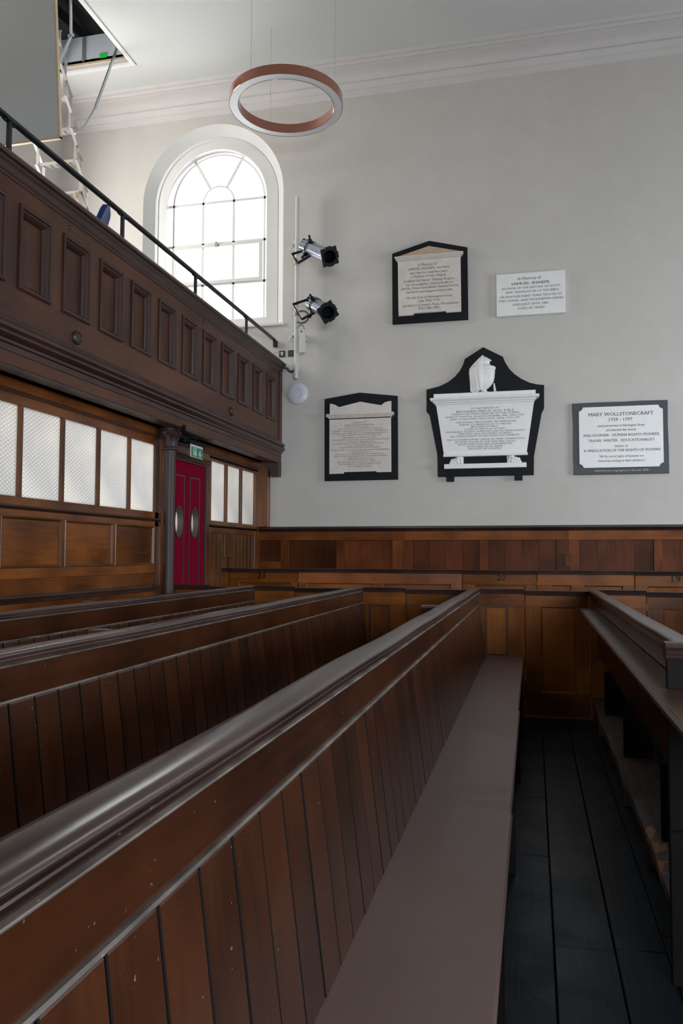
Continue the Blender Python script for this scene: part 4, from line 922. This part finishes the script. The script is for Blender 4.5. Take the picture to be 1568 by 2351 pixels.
# footrest bench
fb = thing('footrest_bench', (.56, 4.9+2.0, 0), 'low worn footrest bench of rough dark wood beneath the book shelf', 'footrest')
mb = MB(); N = 44; R = []
for i in range(N+1):
    yy = 2.80+(Y1-.01-2.80)*i/N; wv = .010*abs(sin(yy*2.1))+.004*sin(yy*9.3); dz = .006*sin(yy*3.1)-.004*abs(sin(yy*5))
    R.append([(.452+wv, yy, .128), (.448+wv, yy, .155), (.450+wv, yy, .172+dz*.5), (.462+wv, yy, .184+dz), (.50, yy, .186), (.668, yy, .186), (.672, yy, .15), (.672, yy, .128)])
for i in range(N): mb.strip(R[i], R[i+1], True)
mb.bm.faces.new([mb.bm.verts.new(q) for q in R[0]]); mb.bm.faces.new([mb.bm.verts.new(q) for q in R[-1]])
mb.build('top_plank', 'worn', fb, smooth=True)
fb2 = MB()
MB().box(.475, .492, 2.85, Y1-.012, .075, .128).build('apron', 'bench', fb)
for yy in (2.98, 3.75, 4.62, 5.5, 6.35, 6.88): MB().box(.465, .66, yy-.014, yy+.014, 0, .128, .003).build('leg', 'bench', fb)

# ------------------------------------------------------------------ ring pendant
RC = Vector((-2.493, 7.86, 6.074)); RO, RI, RH = .60, .502, .10
rp = thing('ring_pendant_light', RC, 'copper ring pendant light with opal underside hanging on thin wires', 'pendant light')
mb = MB(); N = 96
def circ(r, z): return [(RC.x+r*cos(2*pi*k/N), RC.y+r*sin(2*pi*k/N), RC.z+z) for k in range(N)]
prof = [(RO-.004, 0), (RO, .004), (RO, RH), (RI, RH), (RI, .004), (RI+.004, 0), (RI+.006, .006), (RO-.006, .006)]
for i in range(len(prof)): a, b_ = prof[i], prof[(i+1) % len(prof)]; mb.strip(circ(*a), circ(*b_), True)
mb.build('ring_body', 'copper', rp, smooth=True)
MB().strip(circ(RI+.006, .003), circ(RO-.006, .003), True).build('diffuser', 'diffuser', rp)
for a in (-112, 126, -8):
    x, yy = RC.x+.555*cos(radians(a)), RC.y+.555*sin(radians(a))
    wr = MB().tube([(x, yy, RC.z+RH), (x, yy, CZ)], .0022, 5).build('suspension_wire', 'cablew', rp)
    MB().lathe([(.007, 0), (.007, .02), (.003, .03)], (x, yy, RC.z+RH), 8).build('wire_grip', 'ladder', wr)

# ------------------------------------------------------------------ lighting pole with spotlights, aerial, socket plates, access point
lp = thing('lighting_pole', (-2.785, 9.24, 3.5), 'upright white pipe on wall brackets beside the arched window', 'pole')
PXp, PYp = -2.785, 9.24
MB().tube([(PXp+.010, PYp, 5.745), (PXp-.000, PYp, 3.49)], .0275, 16).build('pipe', 'pipe', lp, smooth=True)
for zz in (5.19, 4.22, 4.03, 3.86, 3.6): MB().tube([(PXp+.004, PYp, zz-.03), (PXp+.004, PYp, zz+.03)], .0295, 16).build('collar', 'pipe', lp, smooth=True)
for zz, both in ((5.19, False), (4.045, True)):
    mb = MB()
    for s in ((-1, 1) if both else (-1,)):
        xa, xb = sorted((PXp+s*.065, PXp)); mb.box(xa, xb, 9.27, 9.276, zz-.012, zz+.026)
        xa, xb = sorted((PXp+s*.065, PXp+s*.070)); mb.box(xa, xb, 9.276, YB-.004, zz-.03, zz+.026)
        xa, xb = sorted((PXp+s*.068, PXp+s*.150)); mb.box(xa, xb, YB-.009, YB-.001, zz-.045, zz+.010); mb.lathe([(.010, 0), (.010, .010), (.004, .014)], (PXp+s*.12, YB-.009, zz-.018), 8, Matrix.Rotation(radians(90), 4, 'X'))
    mb.build('wall_bracket', 'pipe', lp)
def spotlight(back, front, clampz, label, roll, yoke_a, yoke_b, yoke_c, yoke_d):
    b_ = Vector(back); f_ = Vector(front); L = (f_-b_).length; ax = (f_-b_).normalized()
    s = thing('spotlight', (PXp, PYp, clampz), label, 'spotlight', 'theatre spotlights on the white pole')
    Q = ax.to_track_quat('Z', 'Y').to_matrix().to_4x4() @ Matrix.Rotation(radians(roll), 4, 'Z')
    def W(v): return b_+(Q @ Vector(v))
    mb = MB(); n = 48; rings = []
    for z, r, rib in ((0, .035, 0), (.004, .065, 0), (.03, .086, 1), (.20, .090, 1), (.21, .078, 0), (.22, .080, 1), (L-.035, .080, 1), (L-.03, .070, 0)):
        rings.append([mb.bm.verts.new(W(((r-(.005 if rib and k % 6 in (0,) else 0))*cos(2*pi*k/n), (r-(.005 if rib and k % 6 in (0,) else 0))*sin(2*pi*k/n), z))) for k in range(n)])
    for q in range(len(rings)-1):
        for k in range(n): mb.bm.faces.new((rings[q][k], rings[q][(k+1) % n], rings[q+1][(k+1) % n], rings[q+1][k]))
    mb.bm.faces.new(rings[0]); mb.build('lamp_body', 'silver', s)
    # square colour-frame holder with a round aperture
    mb = MB(); hw = .098; n = 32; z0, z1 = L-.03, L-.012
    E = [(.066*cos(2*pi*i/n+pi/4), .066*sin(2*pi*i/n+pi/4)) for i in range(n)]
    S = []
    for x, y_ in E: k_ = hw/max(abs(x), abs(y_)); S.append((x*k_, y_*k_))
    for z in (z0, z1): mb.strip([W((x, y_, z)) for x, y_ in E], [W((x, y_, z)) for x, y_ in S], True)
    mb.strip([W((x, y_, z0)) for x, y_ in S], [W((x, y_, z1)) for x, y_ in S], True)
    mb.strip([W((x*1.06, y_*1.06, z1+.012)) for x, y_ in E], [W((x, y_, z1)) for x, y_ in E], True)
    for (a, c_) in ((0, 1), (1, 0), (0, -1)):
        P = [W((a*hw+(-.035 if a == 0 else -.002*a), c_*hw+(-.035 if c_ == 0 else -.002*c_), z0)), W((a*hw+(.035 if a == 0 else .012*a), c_*hw+(-.035 if c_ == 0 else -.002*c_), z0)), W((a*hw+(.035 if a == 0 else .012*a), c_*hw+(.035 if c_ == 0 else .012*c_), z0)), W((a*hw+(-.035 if a == 0 else -.002*a), c_*hw+(.035 if c_ == 0 else .012*c_), z0))]
        mb.hexa(P+[q+ax*.02 for q in P])
    mb.build('gate_frame', 'blackmetal', s)
    # dark barrel inside and the lens
    mb = MB(); A = [[W((.0655*cos(2*pi*i/n), .0655*sin(2*pi*i/n), z)) for i in range(n)] for z in (L-.012, L-.13)]
    mb.strip(A[0], A[1], True); mb.bm.faces.new([mb.bm.verts.new(q) for q in A[1]]); mb.build('barrel_lining', 'blackmetal', s)
    # focus knobs and their straps
    for ang in (90, 205, 325):
        a = radians(ang); d = Vector((cos(a), sin(a), 0)); mb = MB()
        mb.bar(W(d*.078+Vector((0, 0, .215))), W(d*.112+Vector((0, 0, .215))), .040, .030, ax); mb.bar(W(d*.11+Vector((0, 0, .215))), W(d*.160+Vector((0, 0, .225))), .020, .026, ax)
        mb.build('focus_knob', 'blackmetal', s)
    for zz in (.205, .245):
        mb = MB(); mb.lathe([(.0820, zz-.003), (.0860, zz), (.0820, zz+.003)], b_, 32, Q, cap=False); mb.build('strap', 'blackmetal', s)
    mb = MB()
    for i in range(12): a = 2*pi*i/12; mb.bar(W((.0865*cos(a), .0865*sin(a), .04)), W((.0885*cos(a), .0885*sin(a), .195)), .003, .006, ax.orthogonal())
    mb.build('cooling_fins', 'blackmetal', s)
    mb = MB(); mb.bar(W((0, .070, .02)), W((0, .090, .02)), .03, .012, ax); mb.tube([W((0, .0, 0)), W((0, .0, -.03))], .018, 8); mb.build('rear_bracket', 'blackmetal', s)
    # yoke: flat bar bent round the body and clamped to the pipe
    mb = MB(); Pk = [Vector(q) for q in (yoke_a, yoke_b, yoke_c, yoke_d)]
    for u, v in zip(Pk[:-1], Pk[1:]): mb.bar(u, v, .010, .046, (Pk[1]-Pk[0]).cross(Pk[2]-Pk[1]))
    mb.build('yoke', 'blackmetal', s)
    mb = MB(); mb.tube([(PXp, PYp, clampz-.025), (PXp, PYp, clampz+.025)], .034, 14); mb.bar((PXp+.02, PYp-.01, clampz), (Pk[1]+Pk[2])/2, .03, .022)
    mb.build('clamp', 'ladder', s)
    return s
spotlight((-2.645, 9.10, 5.070), (-2.195, 8.60, 4.712), 4.925, 'silver and black spotlight, higher of the two on the white pole', 25, (-2.565, 9.0, 4.985), (-2.775, 9.03, 4.955), (-2.70, 9.02, 4.835), (-2.51, 8.93, 4.885))
spotlight((-2.555, 9.10, 4.365), (-2.215, 8.60, 4.075), 4.285, 'silver and black spotlight, lower of the two on the white pole', 40, (-2.50, 9.0, 4.395), (-2.75, 9.0, 4.330), (-2.64, 8.98, 4.135), (-2.44, 8.9, 4.19))
mb = MB(); P = []
for i in range(14): a = -2.2+4.2*i/13; P.append((-2.70+.085*cos(a)-.0, 9.19, 4.23+.075*sin(a)))
MB().tube(P, .011, 8).build('flexible_conduit', 'cable', None, 'loop of grey flexible conduit behind the lower spotlight', 'cable')
MB().tube([(PXp+.02, 9.21, 4.10), (PXp+.045, 9.2, 4.125), (PXp+.08, 9.2, 4.135), (PXp+.105, 9.2, 4.12), (PXp+.118, 9.2, 4.075)], .005, 6).build('aerial_lead', 'cable', None, 'short black curled lead above the white aerial', 'cable')
ae = thing('panel_aerial', (-2.70, 9.2, 3.8), 'slim white panel aerial right of the pole foot', 'aerial')
MB().box(-2.735, -2.655, 9.19, 9.225, 3.79, 4.075, .008).build('casing', 'pipe', ae)
MB().box(-2.715, -2.695, 9.185, 9.19, 4.045, 4.06).build('connector', 'brass', ae)
MB().box(-2.72, -2.68, 9.225, YB-.001, 3.98, 4.01).build('arm', 'pipe', ae)
for x0, lab, sw in ((-3.052, 'dark metal socket plate with white plug on the wall', True), (-2.935, 'blank dark metal plate partly behind the white pole', False)):
    t = thing('socket_plate', (x0+.04, YB, 3.8), lab, 'socket'); MB().box(x0, x0+.080, YB-.008, YB-.001, 3.803, 3.885, .002).build('plate', 'socket', t)
    if sw:
        MB().box(x0+.028, x0+.052, YB-.014, YB-.008, 3.825, 3.868, .002).build('white_insert', 'plasticw', t)
MB().tube([(-3.012, 9.37, 3.835), (-3.04, 9.35, 3.86), (-3.08, 9.34, 3.855), (-3.115, 9.34, 3.82), (-3.13, 9.33, 3.77)], .0035, 6).build('thin_cable', 'cablew', None, 'thin pale cable curling from the socket down to the gallery cap', 'cable')
MB().tube([(-3.0, 9.36, 3.655), (-2.965, 9.36, 3.665), (-2.935, 9.36, 3.65), (-2.90, 9.36, 3.612), (-2.86, 9.34, 3.600), (-2.82, 9.30, 3.61), (-2.80, 9.26, 3.64)], .016, 8).build('grey_conduit', 'cable', None, 'thick grey conduit from the gallery cap to the pole foot', 'cable')
MB().tube([(-2.995, 9.37, 3.655), (-2.985, 9.385, 3.55), (-2.98, 9.39, 3.40), (-2.95, 9.39, 3.30), (-2.89, 9.39, 3.245), (-2.82, 9.39, 3.225)], .0035, 6).build('thin_cable', 'cablew', None, 'thin pale cable looping down to the round white wall disc', 'cable')
t = thing('wifi_access_point', (-2.805, YB, 3.33), 'round white disc device with a pale blue ring on the wall below the pole', 'wireless device')
Mx = Matrix.Rotation(radians(90), 4, 'X')
MB().lathe([(.125, 0), (.131, .008), (.128, .018), (.11, .028), (.08, .034), (.04, .037), (.0005, .0375)], (-2.805, YB-.001, 3.335), 40, Mx).build('shell', 'plasticw', t, smooth=True)
MB().lathe([(.052, .0366), (.056, .0378), (.0535, .0378), (.050, .0366)], (-2.805, YB-.001, 3.335), 40, Mx, cap=False).build('light_ring', 'ringblue', t)
MB().tube([(-2.812, YB-.039, 3.346), (-2.812, YB-.039, 3.332), (-2.805, YB-.039, 3.325), (-2.798, YB-.039, 3.332), (-2.798, YB-.039, 3.350)], .0015, 5).build('emblem', 'ringblue', t)

# ------------------------------------------------------------------ loft hatch, its open door, arms and ladder
lh = thing('loft_hatch', ((HX0+HX1)/2, (HY0+HY1)/2, CZ), 'white-lined square loft opening with dark roof space above', 'hatch')
mb = MB(); e = .055
for (a, b_, c_, d_) in ((HX0-e, HX1+e, HY1, HY1+e), (HX0-e, HX1+e, HY0-e, HY0), (HX0-e, HX0, HY0, HY1), (HX1, HX1+e, HY0, HY1)): mb.box(a, b_, c_, d_, CZ-.012, CZ+.02)
mb.build('trim_frame', 'white', lh)
mb = MB(); zt = CZ+.42
mb.box(HX0, HX1, HY1, HY1+.03, CZ+.0, zt).box(HX0-.03, HX0, HY0, HY1+.03, CZ, zt).box(HX1, HX1+.03, HY0, HY1+.03, CZ, zt).box(HX0, HX1, HY0-.03, HY0, CZ, zt); mb.build('lining', 'liner', lh)
MB().box(HX0, HX1, HY1-.018, HY1, CZ+.05, CZ+.075).build('pine_lip', 'pine', lh)
MB().box(HX0, HX1, HY1-.008, HY1-.0, CZ, CZ+.05).build('lower_lip', 'white', lh)
tag_ = MB().box(-5.10, -5.0, HY1-.006, HY1-.001, CZ+.11, CZ+.17).build('sticker', 'greentag', lh, 'small bright green sticker')
lettering([('CAUTION', -5.062, CZ+.155, .05, .008), ('KEEP CLOSED', -5.05, CZ+.138, .07, .007)], HY1-.0065, tag_, 'ink', 'sticker_print') if False else None
for x0 in (-5.33, -4.76): MB().box(x0, x0+.03, HY1-.02, HY1-.003, CZ+.10, CZ+.40).build('guide_channel', 'zinc', lh)
ro = thing('roof_void', (-5.1, 7.8, CZ+.5), 'dark rafters of the roof space seen through the hatch', 'rafters', None, 'structure')
MB().box(-7.6, -2.6, 4.6, 11.0, CZ+1.6, CZ+1.65).box(-7.6, -7.55, 4.6, 11, CZ+.13, CZ+1.6).box(-2.65, -2.6, 4.6, 11, CZ+.13, CZ+1.6).box(-7.6, -2.6, 4.6, 4.65, CZ+.13, CZ+1.6).box(-7.6, -2.6, 10.95, 11, CZ+.13, CZ+1.6).build('roof_boarding', 'void', ro)
for x in (-6.2, -5.75, -5.3, -4.85, -4.4, -3.95): MB().bar((x, 4.8, CZ+.9), (x, 10.8, CZ+1.55), .07, .16).build('rafter', 'void', ro)
# hanging hatch door (hinged at the near end of the opening)
hd = thing('hatch_door', (-5.15, 7.05, CZ), 'large pale grey hatch door with raw wood edges hanging from the ceiling', 'hatch door')
A0 = Vector((0, 7.045, CZ-.01)); B0 = Vector((0, 7.205, 5.675)); dn = (B0-A0).normalized(); nn = Vector((0, dn.z, -dn.y)).normalized()
if nn.y < 0: nn = -nn
def slabp(x0, x1, d0, d1, t0, t1): 
    P = [A0+dn*d+nn*t_ for d, t_ in ((d0, t0), (d1, t0), (d1, t1), (d0, t1))]
    return [Vector((x0, q.y, q.z)) for q in P]+[Vector((x1, q.y, q.z)) for q in P]
LL = (B0-A0).length; X0, X1 = -5.60, -4.745
MB().hexa(slabp(X0, X1-.022, 0, LL-.022, 0, .035)).build('door_face', 'hatchpaint', hd)
MB().hexa(slabp(X1-.022, X1, 0, LL, -.002, .037)).hexa(slabp(X0, X1, LL-.022, LL, -.002, .037)).build('wood_edge', 'pine', hd)
MB().hexa(slabp(-5.17, -5.06, LL-.075, LL-.045, -.006, 0)).build('catch_plate', 'zinc', hd)
MB().tube([A0+Vector((X0, 0, 0)), A0+Vector((X1, 0, 0))], .012, 8).build('hinge', 'zinc', hd)
# concertina ladder
ld = thing('loft_ladder', (-5.12, 8.6, 3.35), 'aluminium concertina ladder descending from the loft hatch to the gallery', 'ladder')
def axis(z): return 7.22+(7.20-z)*.385+.0        # y of the ladder line at height z
LX0, LX1 = -5.365, -4.895; ST = .302; z0 = 5.735
k = 0; zt0 = z0+ST*5
for k in range(12):
    zz = z0+ST*4-ST*k
    if zz < 3.5: break
    yy = axis(zz)
    tr_ = MB().box(LX0+.02, LX1-.02, yy-.055, yy+.055, zz-.024, zz, .004).build('tread', 'ladder', ld)
    mb = MB()
    for j in range(5): mb.box(LX0+.05+j*.08, LX0+.056+j*.08, yy-.05, yy+.05, zz-.034, zz-.024)
    mb.box(LX0+.03, LX1-.03, yy-.056, yy-.05, zz-.034, zz-.02); mb.build('tread_rib', 'ladder', tr_)
    for X, sg in ((LX0, -1), (LX1, 1)):
        za, zb = zz, zz-ST; ya_, yb_ = axis(za), axis(zb); zm, ym = (za+zb)/2, (ya_+yb_)/2
        n_ = Vector((0, 1, .385)).normalized(); d_ = .062
        mb = MB()
        pts_f = [Vector((X, ya_, za))+n_*d_, Vector((X, yb_, zb))-n_*d_]; pts_b = [Vector((X+sg*.014, ya_, za))-n_*d_, Vector((X+sg*.014, yb_, zb))+n_*d_]
        MB().bar(pts_f[0], pts_f[1], .013, .032, (1, 0, 0)).tube([pts_f[0]-Vector((.012, 0, 0)), pts_f[0]+Vector((.022*1, 0, 0))], .009, 8).build('link_bar', 'ladder', ld)
        MB().bar(pts_b[0], pts_b[1], .013, .032, (1, 0, 0)).tube([pts_b[0]-Vector((.022, 0, 0)), pts_b[0]+Vector((.012, 0, 0))], .009, 8).build('link_bar', 'ladder', ld)
zz = 5.30; MB().tube([(LX1-.06, axis(5.38)-.08, 5.37), (LX1-.045, axis(5.38)-.08, 5.37)], .035, 20).bar((LX1-.055, axis(5.38)-.08, 5.36), (LX1-.005, axis(5.05)-.03, 5.08), .012, .026, (1, 0, 0)).build('latch_lever', 'pine', ld)
# balance arms
ar = thing('hatch_arms', (-4.8, 7.8, 6), 'pair of jointed zinc struts joining the hatch frame to its door and ladder', 'strut')
MB().bar((-4.78, 8.392, 7.42), (-4.80, 7.951, 6.413), .03, .016, (1, 0, 0)).build('upper_strut', 'zinc', ar)
MB().bar((-4.80, 7.962, 6.44), (-4.85, 7.834, 6.152), .02, .012, (1, 0, 0)).bar((-4.85, 7.834, 6.152), (-4.89, 7.70, 6.0), .02, .012, (1, 0, 0)).build('lower_strut', 'zinc', ar)
MB().bar((-4.75, 7.34, 7.42), (-4.75, 7.368, 6.887), .032, .016, (1, 0, 0)).build('upper_strut', 'zinc', ar)
MB().bar((-4.75, 7.368, 6.887), (-4.80, 7.19, 6.42), .032, .016, (1, 0, 0)).tube([(-4.78, 7.368, 6.89), (-4.72, 7.368, 6.89)], .016, 10).build('lower_strut', 'zinc', ar)
MB().bar((-5.24, 8.07, 7.28), (-5.24, 7.60, 6.4), .03, .016, (1, 0, 0)).build('inner_strut', 'zinc', ar)

# ------------------------------------------------------------------ blue chair in the gallery
ch = thing('blue_chair', (-3.62, 5.85, 3.35), 'blue upholstered chair just showing above the gallery cap', 'chair')
mb = MB()
def rbox(P0, P1): pass
C0 = Vector((-3.60, 5.86, 3.35))
mb = MB(); rows = []
for i, (h_, hw_, off) in enumerate(((.47, .17, .0), (.60, .18, .03), (.75, .175, .09), (.86, .16, .13), (.90, .13, .145), (.92, .09, .15))):
    rows.append((h_, hw_, off))
def backpt(h_, u, t_, off): return C0+Vector((-.06+off*.3+t_, u-.0, h_))
for sgn in (-1, 1):
    A = [[(C0.x+.02+off+sgn*.022, C0.y+hw_*q_/4, C0.z+h_-.02*(abs(q_)/4)**2) for q_ in range(-4, 5)] for h_, hw_, off in rows]
    for a, b_ in zip(A[:-1], A[1:]): mb.strip(a, b_)
    if sgn < 0: A_ = A
for i in (0, -1): pass
mb.strip(A_[-1], A[-1]); mb.strip(A_[0], A[0]); mb.strip([r[0] for r in A_], [r[0] for r in A]); mb.strip([r[-1] for r in A_], [r[-1] for r in A])
mb.build('backrest', 'bluechair', ch, smooth=True)
ch.rotation_euler = (0, 0, radians(26))
MB().box(C0.x-.44, C0.x, C0.y-.21, C0.y+.21, C0.z+.42, C0.z+.48, .02).build('seat', 'bluechair', ch)
for dx in (-.42, -.02):
    for dy in (-.19, .19): MB().tube([(C0.x+dx, C0.y+dy, C0.z), (C0.x+dx, C0.y+dy, C0.z+.43)], .012, 8).build('leg', 'chrome', ch)
